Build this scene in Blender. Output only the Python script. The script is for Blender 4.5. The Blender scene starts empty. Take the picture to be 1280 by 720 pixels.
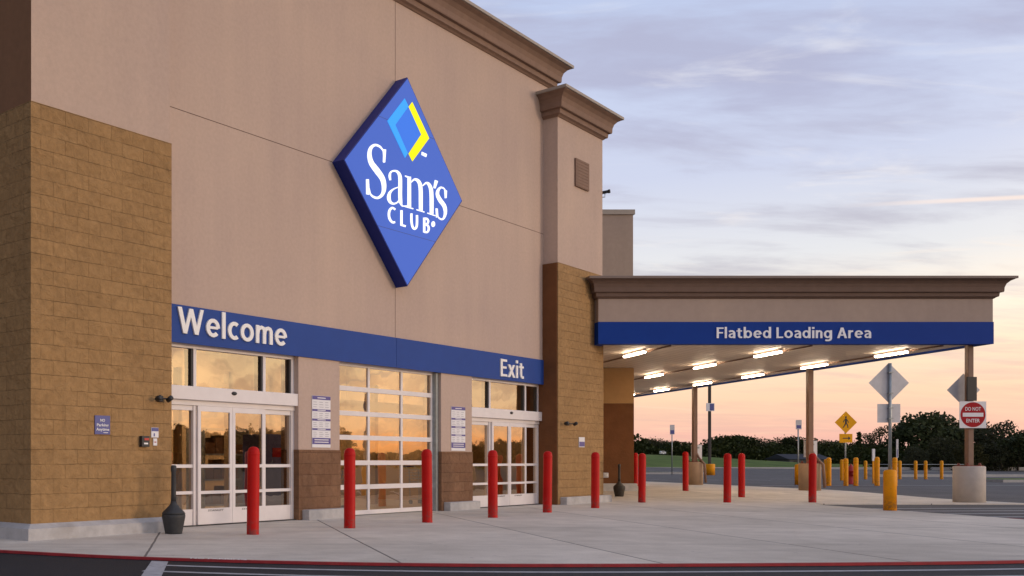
import bpy, bmesh, math, random
from mathutils import Vector, Matrix
R = math.radians
S2 = math.sqrt(2)
sc = bpy.context.scene
COL = sc.collection

# ------------------------------------------------------------------ camera
EYE = 1.15; FPX = 1255.0; PX = 255.0; HY = 577.0          # photo calibration (1280x720)
cd = bpy.data.cameras.new('camera'); cam = bpy.data.objects.new('camera', cd); COL.objects.link(cam)
cam.location = (0, 0, EYE); cam.rotation_euler = (R(90), 0, 0)
cd.sensor_width = 36; cd.lens = FPX / 1280 * 36
cd.shift_x = (640 - PX) / 1280; cd.shift_y = (HY - 360) / 1280
cd.clip_start = 0.1; cd.clip_end = 4000
sc.camera = cam
sc.view_settings.view_transform = 'Standard'; sc.view_settings.look = 'None'
sc.view_settings.gamma = 1; sc.view_settings.exposure = 0.2
sc.render.engine = 'CYCLES'
sc.cycles.use_denoising = True
sc.cycles.max_bounces = 8; sc.cycles.transparent_max_bounces = 12

# ------------------------------------------------------------------ node helpers
class NT:
    def __init__(s, tree): s.t = tree; s.n = tree.nodes; s.l = tree.links
    def add(s, typ, **kw):
        nd = s.n.new(typ)
        for k, v in kw.items():
            if hasattr(nd, k) and not k.startswith('i_'): setattr(nd, k, v)
        return nd
    def put(s, sock, v):
        if v is None: return
        if isinstance(v, bpy.types.NodeSocket): s.l.new(v, sock)
        elif isinstance(v, (tuple, list)) and sock.type == 'RGBA' and len(v) == 3: sock.default_value = (*v, 1)
        else: sock.default_value = v
    def math(s, op, a, b=None, c=None, clamp=False):
        nd = s.n.new('ShaderNodeMath'); nd.operation = op; nd.use_clamp = clamp
        s.put(nd.inputs[0], a); s.put(nd.inputs[1], b)
        if c is not None: s.put(nd.inputs[2], c)
        return nd.outputs[0]
    def vmath(s, op, a, b=None):
        nd = s.n.new('ShaderNodeVectorMath'); nd.operation = op
        s.put(nd.inputs[0], a); s.put(nd.inputs[1], b)
        return nd.outputs['Value'] if op in ('DOT_PRODUCT', 'LENGTH') else nd.outputs[0]
    def mix(s, f, a, b, blend='MIX'):
        nd = s.n.new('ShaderNodeMix'); nd.data_type = 'RGBA'; nd.blend_type = blend; nd.clamp_factor = True
        s.put(nd.inputs[0], f); s.put(nd.inputs[6], a); s.put(nd.inputs[7], b)
        return nd.outputs[2]
    def ramp(s, f, stops, interp='LINEAR'):
        nd = s.n.new('ShaderNodeValToRGB'); cr = nd.color_ramp; cr.interpolation = interp
        while len(cr.elements) < len(stops): cr.elements.new(0.5)
        for e, (p, c) in zip(cr.elements, stops):
            e.position = p; e.color = (*c, 1) if len(c) == 3 else c
        s.put(nd.inputs[0], f); return nd.outputs[0]
    def noise(s, vec, scale, detail=4, rough=.5, dist=0, out='Fac'):
        nd = s.n.new('ShaderNodeTexNoise'); s.put(nd.inputs['Vector'], vec)
        nd.inputs['Scale'].default_value = scale; nd.inputs['Detail'].default_value = detail
        nd.inputs['Roughness'].default_value = rough; nd.inputs['Distortion'].default_value = dist
        return nd.outputs[out]
    def smooth(s, v, a, b, lo=0, hi=1):
        nd = s.n.new('ShaderNodeMapRange'); nd.interpolation_type = 'SMOOTHSTEP'
        s.put(nd.inputs[0], v); nd.inputs[1].default_value = a; nd.inputs[2].default_value = b
        nd.inputs[3].default_value = lo; nd.inputs[4].default_value = hi
        return nd.outputs[0]
    def xyz(s, v):
        nd = s.n.new('ShaderNodeSeparateXYZ'); s.put(nd.inputs[0], v); return nd.outputs
    def comb(s, x, y, z):
        nd = s.n.new('ShaderNodeCombineXYZ')
        for i, v in enumerate((x, y, z)): s.put(nd.inputs[i], v)
        return nd.outputs[0]

# ------------------------------------------------------------------ world: dusk sky
w = bpy.data.worlds.new('World'); sc.world = w; w.use_nodes = True
w.node_tree.nodes.clear(); N = NT(w.node_tree)
SUN_EL, SUN_AZ = R(5), R(112)      # azimuth clockwise from +Y : the sun has just gone down at the right
tc = N.n.new('ShaderNodeTexCoord').outputs['Generated']
d = N.vmath('NORMALIZE', tc); dx, dy, dz = N.xyz(d)[:3]
zc = N.math('MAXIMUM', dz, 0.0)
away = N.ramp(zc, [(0, (.66, .38, .36)), (.022, (.90, .50, .40)), (.055, (.98, .65, .44)), (.09, (1.0, .77, .54)), (.13, (.98, .86, .72)),
                   (.175, (.76, .76, .78)), (.25, (.59, .63, .79)), (.40, (.49, .57, .79)), (1, (.36, .42, .62))])
glow = N.ramp(zc, [(0, (1.1, .42, .14)), (.018, (2.3, .95, .30)), (.034, (2.1, 1.30, .72)), (.06, (2.05, 1.48, .95)), (.10, (2.1, 1.62, 1.02)), (.18, (1.75, 1.45, 1.12)),
                   (.28, (1.25, 1.15, 1.1)), (.45, (.8, .82, .95)), (1, (.34, .42, .68))])
hl = N.math('SQRT', N.math('MAXIMUM', N.math('SUBTRACT', 1.0, N.math('MULTIPLY', dz, dz)), 1e-4))
az = N.math('DIVIDE', N.math('ADD', N.math('MULTIPLY', dx, math.sin(SUN_AZ)), N.math('MULTIPLY', dy, math.cos(SUN_AZ))), hl)
gf = N.smooth(az, .2, .95)
base = N.mix(gf, away, glow)
antis = N.smooth(az, -.85, -.05, .28, 1.0)
base = N.vmath('MULTIPLY', base, N.comb(antis, antis, antis))
# clouds on a flat layer
iz = N.math('DIVIDE', 1.0, N.math('ADD', zc, .10))
cp = N.comb(N.math('MULTIPLY', dx, iz), N.math('MULTIPLY', dy, iz), 0.0)
cp2 = N.vmath('ADD', N.vmath('MULTIPLY', cp, (.85, 2.1, 1)), (3.1, 7.7, 0))
n1 = N.noise(cp2, 1.25, 7, .56, .5)
n2 = N.noise(N.vmath('ADD', cp2, (11.3, 2.2, 0)), 3.3, 6, .6, .3)
cm = N.math('ADD', N.math('MULTIPLY', n1, .72), N.math('MULTIPLY', n2, .28))
dark = N.smooth(cm, .44, .64)
fade = N.smooth(zc, .015, .14)
fadeh = N.smooth(zc, .05, .2)
cloudcol = N.ramp(zc, [(0, (.66, .38, .35)), (.06, (.84, .54, .42)), (.11, (.78, .60, .56)), (.16, (.54, .52, .57)), (.3, (.43, .44, .60)), (1, (.34, .37, .5))])
c1 = N.mix(N.math('MULTIPLY', dark, N.math('ADD', .45, N.math('MULTIPLY', fade, .42))), base, cloudcol)
n3 = N.noise(N.vmath('ADD', cp2, (5.2, 31.0, 0)), 2.3, 7, .58, .7)
light = N.smooth(n3, .52, .74)
lightcol = N.ramp(zc, [(0, (.95, .55, .38)), (.12, (1.0, .82, .64)), (.2, (.86, .81, .80)), (.4, (.70, .73, .83)), (1, (.5, .55, .75))])
c2 = N.mix(N.math('MULTIPLY', light, .62), c1, lightcol)
# vapour trail: a short streak on a great circle
def px_dir(x, y): return Vector(((x - PX) / FPX, 1, (HY - y) / FPX)).normalized()
pa, pb = px_dir(1050, 257.5), px_dir(1290, 246)
nrm = pa.cross(pb).normalized()
dist = N.math('ABSOLUTE', N.vmath('DOT_PRODUCT', d, tuple(nrm)))
along = N.vmath('DOT_PRODUCT', d, tuple((pb - pa).normalized()))
a0 = pa.dot((pb - pa).normalized()); a1 = pb.dot((pb - pa).normalized())
tr = N.math('MULTIPLY', N.smooth(dist, .0004, .0026, 1, 0), N.smooth(along, a0 - .01, a0 + .10))
tr = N.math('MULTIPLY', tr, N.smooth(dy, -.1, .1))
c3 = N.mix(N.math('MULTIPLY', tr, .75), c2, (.98, .80, .70))
# physically based share of the sky
sky = N.n.new('ShaderNodeTexSky'); sky.sky_type = 'NISHITA'; sky.sun_disc = False
sky.sun_elevation = SUN_EL; sky.sun_rotation = SUN_AZ
sk = N.vmath('MULTIPLY', sky.outputs[0], (.10, .10, .10))
c4 = N.mix(.06, c3, sk)
gnd = N.smooth(dz, -.02, .0)
c5 = N.mix(gnd, (.12, .10, .09), c4)
bg = N.n.new('ShaderNodeBackground'); N.put(bg.inputs[0], c5); bg.inputs[1].default_value = 1.0
wo = N.n.new('ShaderNodeOutputWorld'); N.l.new(bg.outputs[0], wo.inputs[0])

# afterglow sun, low and very soft
sl = bpy.data.lights.new('sun', 'SUN'); sl.energy = 0.8; sl.angle = R(12); sl.color = (1, .76, .58)
so = bpy.data.objects.new('sun', sl); COL.objects.link(so)
sd = Vector((math.sin(SUN_AZ) * math.cos(R(7)), math.cos(SUN_AZ) * math.cos(R(7)), math.sin(R(7))))
so.rotation_euler = (-sd).to_track_quat('-Z', 'Y').to_euler(); so.location = (30, -10, 30)

# ------------------------------------------------------------------ materials
def mat(name, col, rough=.7, metal=0, var=0, vscale=3, bump=0, bscale=40, spec=.5, emit=None, estr=0, extra=None, var2=None, coat=0):
    m = bpy.data.materials.new(name); m.use_nodes = True; m.node_tree.nodes.clear(); K = NT(m.node_tree)
    b = K.n.new('ShaderNodeBsdfPrincipled'); o = K.n.new('ShaderNodeOutputMaterial'); K.l.new(b.outputs[0], o.inputs[0])
    oc = K.n.new('ShaderNodeTexCoord').outputs['Object']
    c = col
    if var:
        n = K.noise(oc, vscale, 6, .6)
        lo = tuple(x * (1 - var) for x in col); hi = tuple(min(1, x * (1 + var)) for x in col)
        c = K.ramp(n, [(.3, lo), (.7, hi)])
        if var2:
            n2 = K.noise(oc, var2[0], 5, .6)
            c = K.mix(K.math('MULTIPLY', K.smooth(n2, .5, .75), var2[1]), c, var2[2])
    if extra: c = extra(K, oc, c, b)
    K.put(b.inputs['Base Color'], c)
    b.inputs['Roughness'].default_value = rough; b.inputs['Metallic'].default_value = metal
    b.inputs['Specular IOR Level'].default_value = spec
    b.inputs['Coat Weight'].default_value = coat
    if bump:
        bn = K.n.new('ShaderNodeBump'); bn.inputs['Strength'].default_value = bump; bn.inputs['Distance'].default_value = .02
        K.put(bn.inputs['Height'], K.noise(oc, bscale, 5, .6)); K.l.new(bn.outputs[0], b.inputs['Normal'])
    if emit:
        K.put(b.inputs['Emission Color'], emit); b.inputs['Emission Strength'].default_value = estr
    return m

def block_mat(name, c1, c2, mortar, bw=.60, bh=.30, seam=.012, bstr=.75, off=(0, 0)):
    m = bpy.data.materials.new(name); m.use_nodes = True; m.node_tree.nodes.clear(); K = NT(m.node_tree)
    b = K.n.new('ShaderNodeBsdfPrincipled'); o = K.n.new('ShaderNodeOutputMaterial'); K.l.new(b.outputs[0], o.inputs[0])
    oc = K.n.new('ShaderNodeTexCoord').outputs['Object']; x, y, z = K.xyz(oc)[:3]
    wb = K.math('MULTIPLY', K.math('SUBTRACT', K.noise(oc, 5, 4, .6), .5), .035); z = K.math('ADD', z, wb)
    v = K.comb(K.math('ADD', K.math('ADD', x, y), off[0]), K.math('ADD', z, off[1]), 0.0)
    br = K.n.new('ShaderNodeTexBrick'); K.put(br.inputs['Vector'], v)
    K.put(br.inputs['Color1'], c1); K.put(br.inputs['Color2'], c2); K.put(br.inputs['Mortar'], K.mix(K.smooth(K.noise(oc, 1.7, 3, .6), .4, .62), c2, mortar))
    br.inputs['Scale'].default_value = 1; br.inputs['Brick Width'].default_value = bw; br.inputs['Row Height'].default_value = bh
    br.inputs['Mortar Size'].default_value = seam; br.inputs['Mortar Smooth'].default_value = .6; br.inputs['Bias'].default_value = 0
    nz = K.noise(oc, 9, 8, .65); n2 = K.noise(oc, 1.3, 4, .6)
    c = K.mix(.45, br.outputs[0], K.ramp(nz, [(.3, (.62, .62, .62)), (.7, (1.3, 1.3, 1.3))]), 'MULTIPLY')
    c = K.mix(.45, c, K.ramp(n2, [(.3, (.8, .8, .8)), (.7, (1.15, 1.15, 1.12))]), 'MULTIPLY')
    K.put(b.inputs['Base Color'], c); b.inputs['Roughness'].default_value = .92; b.inputs['Specular IOR Level'].default_value = .2
    hgt = K.math('SUBTRACT', K.math('ADD', K.noise(oc, 4.5, 8, .62, .6), K.math('MULTIPLY', nz, .3)), K.math('MULTIPLY', br.outputs[1], K.smooth(K.noise(oc, 2.1, 3, .6), .35, .65, .05, .6)))
    bn = K.n.new('ShaderNodeBump'); bn.inputs['Strength'].default_value = bstr; bn.inputs['Distance'].default_value = .05
    K.put(bn.inputs['Height'], hgt); K.l.new(bn.outputs[0], b.inputs['Normal'])
    return m

def streaks(K, oc, c, b):
    x, y, z = K.xyz(oc)[:3]
    v = K.comb(K.math('MULTIPLY', x, 1.1), K.math('MULTIPLY', y, 1.1), K.math('MULTIPLY', z, .12))
    n = K.noise(v, 2.2, 5, .6)
    c = K.mix(.3, c, K.ramp(n, [(.3, (.86, .86, .87)), (.7, (1.1, 1.09, 1.07))]), 'MULTIPLY')
    n2 = K.noise(oc, .35, 3, .5)
    return K.mix(.6, c, K.ramp(n2, [(.3, (.88, .88, .92)), (.7, (1.08, 1.07, 1.03))]), 'MULTIPLY')

M = {}
def scuffs(K, oc, c, b):
    x, y, z = K.xyz(oc)[:3]
    oi = K.n.new('ShaderNodeObjectInfo'); v = K.vmath('ADD', oc, K.comb(K.math('MULTIPLY', oi.outputs['Random'], 40.0), 0.0, 0.0))
    sv = K.vmath('MULTIPLY', v, (9.0, 9.0, 34.0)); n = K.noise(sv, 1.0, 4, .7)
    low = K.smooth(z, .0, .45, 1, 0)
    c = K.mix(K.math('MULTIPLY', K.smooth(n, .60, .72), .5), c, (.10, .06, .05))
    return K.mix(K.math('MULTIPLY', K.math('MULTIPLY', low, K.smooth(K.noise(v, 11, 5, .7), .42, .62)), .6), c, (.09, .07, .06))
M['stucco'] = mat('tan_stucco', (.515, .395, .322), .9, var=.05, vscale=14, bump=.25, bscale=90, spec=.2, extra=streaks)
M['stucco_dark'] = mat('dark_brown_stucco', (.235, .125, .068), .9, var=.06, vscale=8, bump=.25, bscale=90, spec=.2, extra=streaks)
M['stucco_grey'] = mat('greyed_tan_stucco', (.34, .27, .24), .9, var=.05, vscale=8, bump=.2, bscale=90, spec=.2, extra=streaks)
M['stucco_rear'] = mat('rear_tan_stucco', (.37, .29, .23), .9, var=.05, vscale=8, bump=.2, bscale=90, spec=.2, extra=streaks)
M['cornice'] = mat('brown_cornice', (.24, .155, .112), .8, var=.08, vscale=5, bump=.15, bscale=60, spec=.3, extra=streaks)
M['cap'] = mat('cornice_cap', (.33, .285, .235), .6, var=.08, vscale=5)
M['canopy_cornice'] = mat('canopy_cornice_brown', (.16, .105, .08), .8, var=.08, vscale=4, bump=.1, bscale=60, spec=.3)
M['joint'] = mat('joint_sealant', (.13, .085, .07), .9)
M['block'] = block_mat('tan_split_block', (.365, .222, .098), (.335, .202, .088), (.285, .17, .07), bw=.45, bh=.222, seam=.004, bstr=1.0)
M['block_brown'] = block_mat('brown_split_block', (.225, .125, .072), (.19, .10, .056), (.14, .075, .045), bw=.45, bh=.222, seam=.005, bstr=.8)
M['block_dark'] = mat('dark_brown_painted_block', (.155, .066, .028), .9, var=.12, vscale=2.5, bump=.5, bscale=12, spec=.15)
M['lamplit_stucco'] = mat('lamplit_stucco', (.42, .25, .11), .9, var=.05, vscale=6, bump=.2, bscale=80, spec=.2)  # tan stucco with the canopy lamps' orange light put into its colour
M['concrete_foot'] = mat('footing_concrete', (.44, .43, .42), .85, var=.12, vscale=6, bump=.3, bscale=30, var2=(2.2, .5, (.30, .27, .24)))
M['band'] = mat('blue_band_paint', (.020, .062, .27), .6, var=.06, vscale=2, spec=.2)
M['band2'] = mat('canopy_band_blue', (.006, .042, .26), .6, var=.05, vscale=2, spec=.12)
M['white_metal'] = mat('white_aluminium', (.72, .68, .67), .4, var=.04, vscale=4)
M['grey_metal'] = mat('galvanised_steel', (.30, .33, .34), .45, metal=.6, var=.12, vscale=12)
M['white_letter'] = mat('white_lettering', (.82, .82, .80), .45)
M['black'] = mat('black_plastic', (.016, .016, .018), .5)
M['bollard'] = mat('red_bollard_sleeve', (.47, .006, .004), .5, var=.10, vscale=3, spec=.18, bump=.05, bscale=14, extra=scuffs)
M['yellow'] = mat('yellow_bollard_sleeve', (.80, .31, .004), .5, var=.10, vscale=4, spec=.2, extra=scuffs)
M['yellow_sign'] = mat('yellow_sign_sheet', (.82, .38, .004), .5, spec=.15)
M['sign_back'] = mat('bare_aluminium_sign_back', (.50, .50, .52), .45, metal=.15, var=.08, vscale=6)
M['sign_white'] = mat('white_sign_sheet', (.72, .72, .74), .4, var=.03)
M['sign_red'] = mat('red_sign_sheet', (.36, .004, .012), .5, spec=.15)
M['sign_blue'] = mat('blue_sign_sheet', (.07, .08, .27), .45)
M['purple'] = mat('purple_sign_ink', (.09, .07, .26), .5)
M['urn'] = mat('charcoal_plastic', (.038, .04, .042), .55, var=.15, vscale=12, spec=.35)
M['urn_brown'] = mat('brown_black_plastic', (.03, .024, .016), .5, var=.1, vscale=12)
M['column'] = mat('brown_steel_column', (.21, .12, .08), .5, var=.08, vscale=5)
M['pedestal'] = mat('column_pedestal_concrete', (.50, .44, .38), .85, var=.08, vscale=5, bump=.2, bscale=40)
M['pedestal_tan'] = mat('tan_painted_pedestal', (.40, .27, .17), .85, var=.08, vscale=5, bump=.2, bscale=40)
M['rust'] = mat('red_brown_primer', (.20, .05, .03), .7, var=.2, vscale=20)
M['hydrant'] = mat('hydrant_red', (.36, .015, .015), .45)
M['seam'] = mat('face_seam', (.02, .03, .12), .5)
M['brown_box'] = mat('cardboard_brown', (.22, .12, .06), .8)
M['int_wall'] = mat('interior_partition', (.40, .28, .15), .8, var=.1, vscale=1.5)
M['int_floor'] = mat('interior_floor', (.32, .26, .19), .4, var=.1)
M['bark'] = mat('bark', (.06, .045, .035), .95, var=.3, vscale=8, bump=.5, bscale=20)
def leafm(name, col):
    def ex(K, oc, c, b):
        oi = K.n.new('ShaderNodeObjectInfo'); n = K.noise(oc, 1.1, 3, .6)
        c = K.mix(1, c, K.ramp(n, [(.35, (.7, .75, .7)), (.65, (1.3, 1.25, 1.1))]), 'MULTIPLY')
        return K.mix(1, c, K.ramp(oi.outputs['Random'], [(0, (.8, .85, .9)), (1, (1.2, 1.12, .9))]), 'MULTIPLY')
    return mat(name, col, .7, extra=ex, spec=.2)
M['leaf'] = leafm('leaf_dark', (.030, .041, .014)); M['leaf2'] = leafm('leaf_olive', (.036, .037, .014))
M['leaf_far'] = leafm('leaf_far', (.045, .055, .035))
def em(name, col, s, spec=.1, rough=.5): return mat(name, tuple(min(1, x*.3) for x in col), rough, emit=col, estr=s, spec=spec)
M['face_blue'] = em('lit_blue_face', (.078, .165, .66), .60)
M['face_mid'] = em('lit_mid_blue', (.05, .20, .82), .72)
M['face_light'] = em('lit_light_blue', (.05, .40, 1.0), .72)
M['face_yellow'] = em('lit_yellow', (1.0, .88, .0), .82)
M['face_white'] = em('lit_white', (.95, .97, 1.0), .95)
M['cabinet'] = mat('navy_cabinet_side', (.008, .02, .19), .5, spec=.25)
M['tube'] = mat('lit_tube', (1, .9, .8), .4, emit=(1, .78, .55), estr=34)
M['ink'] = mat('black_ink', (.02, .02, .02), .6)

def soffit_extra(K, oc, c, b):
    x, y, z = K.xyz(oc)[:3]
    f = K.math('FRACT', K.math('MULTIPLY', x, 3.3)); g = K.smooth(K.math('ABSOLUTE', K.math('SUBTRACT', f, .5)), .40, .48)
    bn = K.n.new('ShaderNodeBump'); bn.inputs['Strength'].default_value = .5; bn.inputs['Distance'].default_value = .02
    K.put(bn.inputs['Height'], K.math('SUBTRACT', K.noise(oc, 1.2, 3), g)); K.l.new(bn.outputs[0], b.inputs['Normal'])
    return K.mix(K.math('MULTIPLY', g, .5), c, tuple(v * .6 for v in (.42, .33, .24)))
M['soffit'] = mat('beige_metal_soffit', (.66, .56, .46), .5, var=.05, vscale=2, spec=.5, extra=soffit_extra)

# concrete paving with sawn joints
def paving(K, oc, c, b):
    x, y, z = K.xyz(oc)[:3]
    wob = K.math('MULTIPLY', K.math('SUBTRACT', K.noise(oc, .8, 3), .5), .04)
    def line(v, off, sp, wd):
        f = K.math('FRACT', K.math('DIVIDE', K.math('ADD', K.math('ADD', v, wob), off), sp))
        dd = K.math('MULTIPLY', K.math('MINIMUM', f, K.math('SUBTRACT', 1.0, f)), sp)
        return K.smooth(dd, wd * .4, wd, 1, 0)
    j = K.math('MAXIMUM', line(x, .72 + 29.5, 2.95, .022), line(y, 0.4, 3.6, .018))
    big = K.noise(oc, .28, 5, .6); med = K.noise(oc, 1.7, 7, .65); fine = K.noise(oc, 45, 3, .7)
    c = K.mix(.9, c, K.ramp(big, [(.32, (.82, .81, .80)), (.68, (1.13, 1.12, 1.12))]), 'MULTIPLY')
    c = K.mix(.8, c, K.ramp(med, [(.3, (.82, .81, .79)), (.7, (1.1, 1.1, 1.1))]), 'MULTIPLY')
    c = K.mix(.7, c, K.ramp(fine, [(.3, (.86, .86, .86)), (.7, (1.12, 1.12, 1.12))]), 'MULTIPLY')
    # slab to slab tone
    cell = K.n.new('ShaderNodeTexWhiteNoise'); cell.noise_dimensions = '2D'
    K.put(cell.inputs['Vector'], K.comb(K.math('FLOOR', K.math('DIVIDE', K.math('ADD', x, 30.22), 2.95)), K.math('FLOOR', K.math('DIVIDE', K.math('ADD', y, .4), 3.6)), 0.0))
    c = K.mix(.9, c, K.ramp(cell.outputs[0], [(0, (.93, .93, .925)), (1, (1.06, 1.06, 1.06))]), 'MULTIPLY')
    vo = K.n.new('ShaderNodeTexVoronoi'); vo.inputs['Scale'].default_value = 2.3; K.put(vo.inputs['Vector'], oc)
    spot = K.math('MULTIPLY', K.smooth(vo.outputs[0], .035, .07, 1, 0), .45)
    c = K.mix(spot, c, (.10, .09, .085))
    tv = K.vmath('MULTIPLY', oc, (.25, 2.6, 1)); c = K.mix(K.math('MULTIPLY', K.smooth(K.noise(tv, 1.0, 6, .65, .8), .55, .72), .28), c, (.24, .22, .20))
    st = K.noise(oc, 3.1, 4, .7, 1.2)
    c = K.mix(K.math('MULTIPLY', K.smooth(st, .66, .78), .4), c, (.16, .145, .13))
    bn = K.n.new('ShaderNodeBump'); bn.inputs['Strength'].default_value = .35; bn.inputs['Distance'].default_value = .01
    K.put(bn.inputs['Height'], K.math('SUBTRACT', fine, K.math('MULTIPLY', j, 1.5))); K.l.new(bn.outputs[0], b.inputs['Normal'])
    return K.mix(K.math('MULTIPLY', j, .8), c, (.08, .07, .065))
M['paving'] = mat('concrete_paving', (.63, .575, .49), .82, spec=.35, extra=paving)
def asph(K, oc, c, b):
    f = K.noise(oc, 60, 3, .7); g = K.noise(oc, .5, 6, .6)
    c = K.mix(1, c, K.ramp(f, [(.3, (.6, .6, .6)), (.75, (1.6, 1.6, 1.6))]), 'MULTIPLY')
    return K.mix(1, c, K.ramp(g, [(.3, (.8, .8, .8)), (.7, (1.2, 1.2, 1.2))]), 'MULTIPLY')
M['asphalt'] = mat('new_asphalt', (.022, .023, .027), .8, extra=asph, bump=.5, bscale=80, spec=.3)
M['asphalt_grey'] = mat('grey_asphalt', (.095, .09, .088), .85, extra=asph, bump=.3, bscale=60, spec=.3)  # lighter grey asphalt for the lot and the far road
M['paint'] = mat('worn_white_paint', (.42, .42, .43), .7, var=.15, vscale=6, var2=(14, .45, (.10, .10, .10)))
M['kerb_red'] = mat('red_kerb_paint', (.30, .018, .024), .8, var=.2, vscale=5, var2=(9, .5, (.22, .06, .05)))
M['kerb'] = mat('kerb_concrete', (.40, .39, .37), .85, var=.1, vscale=3)
M['grass'] = mat('mown_grass', (.095, .145, .03), .95, var=.3, vscale=.35, spec=.1, bump=.6, bscale=6, var2=(.12, .6, (.12, .12, .04)))

# glass
g = bpy.data.materials.new('bronze_reflective_glass'); g.use_nodes = True; g.node_tree.nodes.clear(); K = NT(g.node_tree)
tr_ = K.n.new('ShaderNodeBsdfTransparent'); tr_.inputs[0].default_value = (.62, .52, .42, 1)
gl_ = K.n.new('ShaderNodeBsdfGlossy'); gl_.inputs[0].default_value = (1, .90, .76, 1); gl_.inputs['Roughness'].default_value = .012
oc = K.n.new('ShaderNodeTexCoord').outputs['Object']
bn = K.n.new('ShaderNodeBump'); bn.inputs['Strength'].default_value = .12; bn.inputs['Distance'].default_value = .02
K.put(bn.inputs['Height'], K.noise(oc, 1.6, 2, .5)); K.l.new(bn.outputs[0], gl_.inputs['Normal'])
mx = K.n.new('ShaderNodeMixShader'); fr = K.n.new('ShaderNodeFresnel'); fr.inputs[0].default_value = 1.5
K.put(mx.inputs[0], K.math('ADD', .22, K.math('MULTIPLY', fr.outputs[0], 1.1), clamp=True))
K.l.new(tr_.outputs[0], mx.inputs[1]); K.l.new(gl_.outputs[0], mx.inputs[2])
o_ = K.n.new('ShaderNodeOutputMaterial'); K.l.new(mx.outputs[0], o_.inputs[0]); M['glass'] = g

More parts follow.
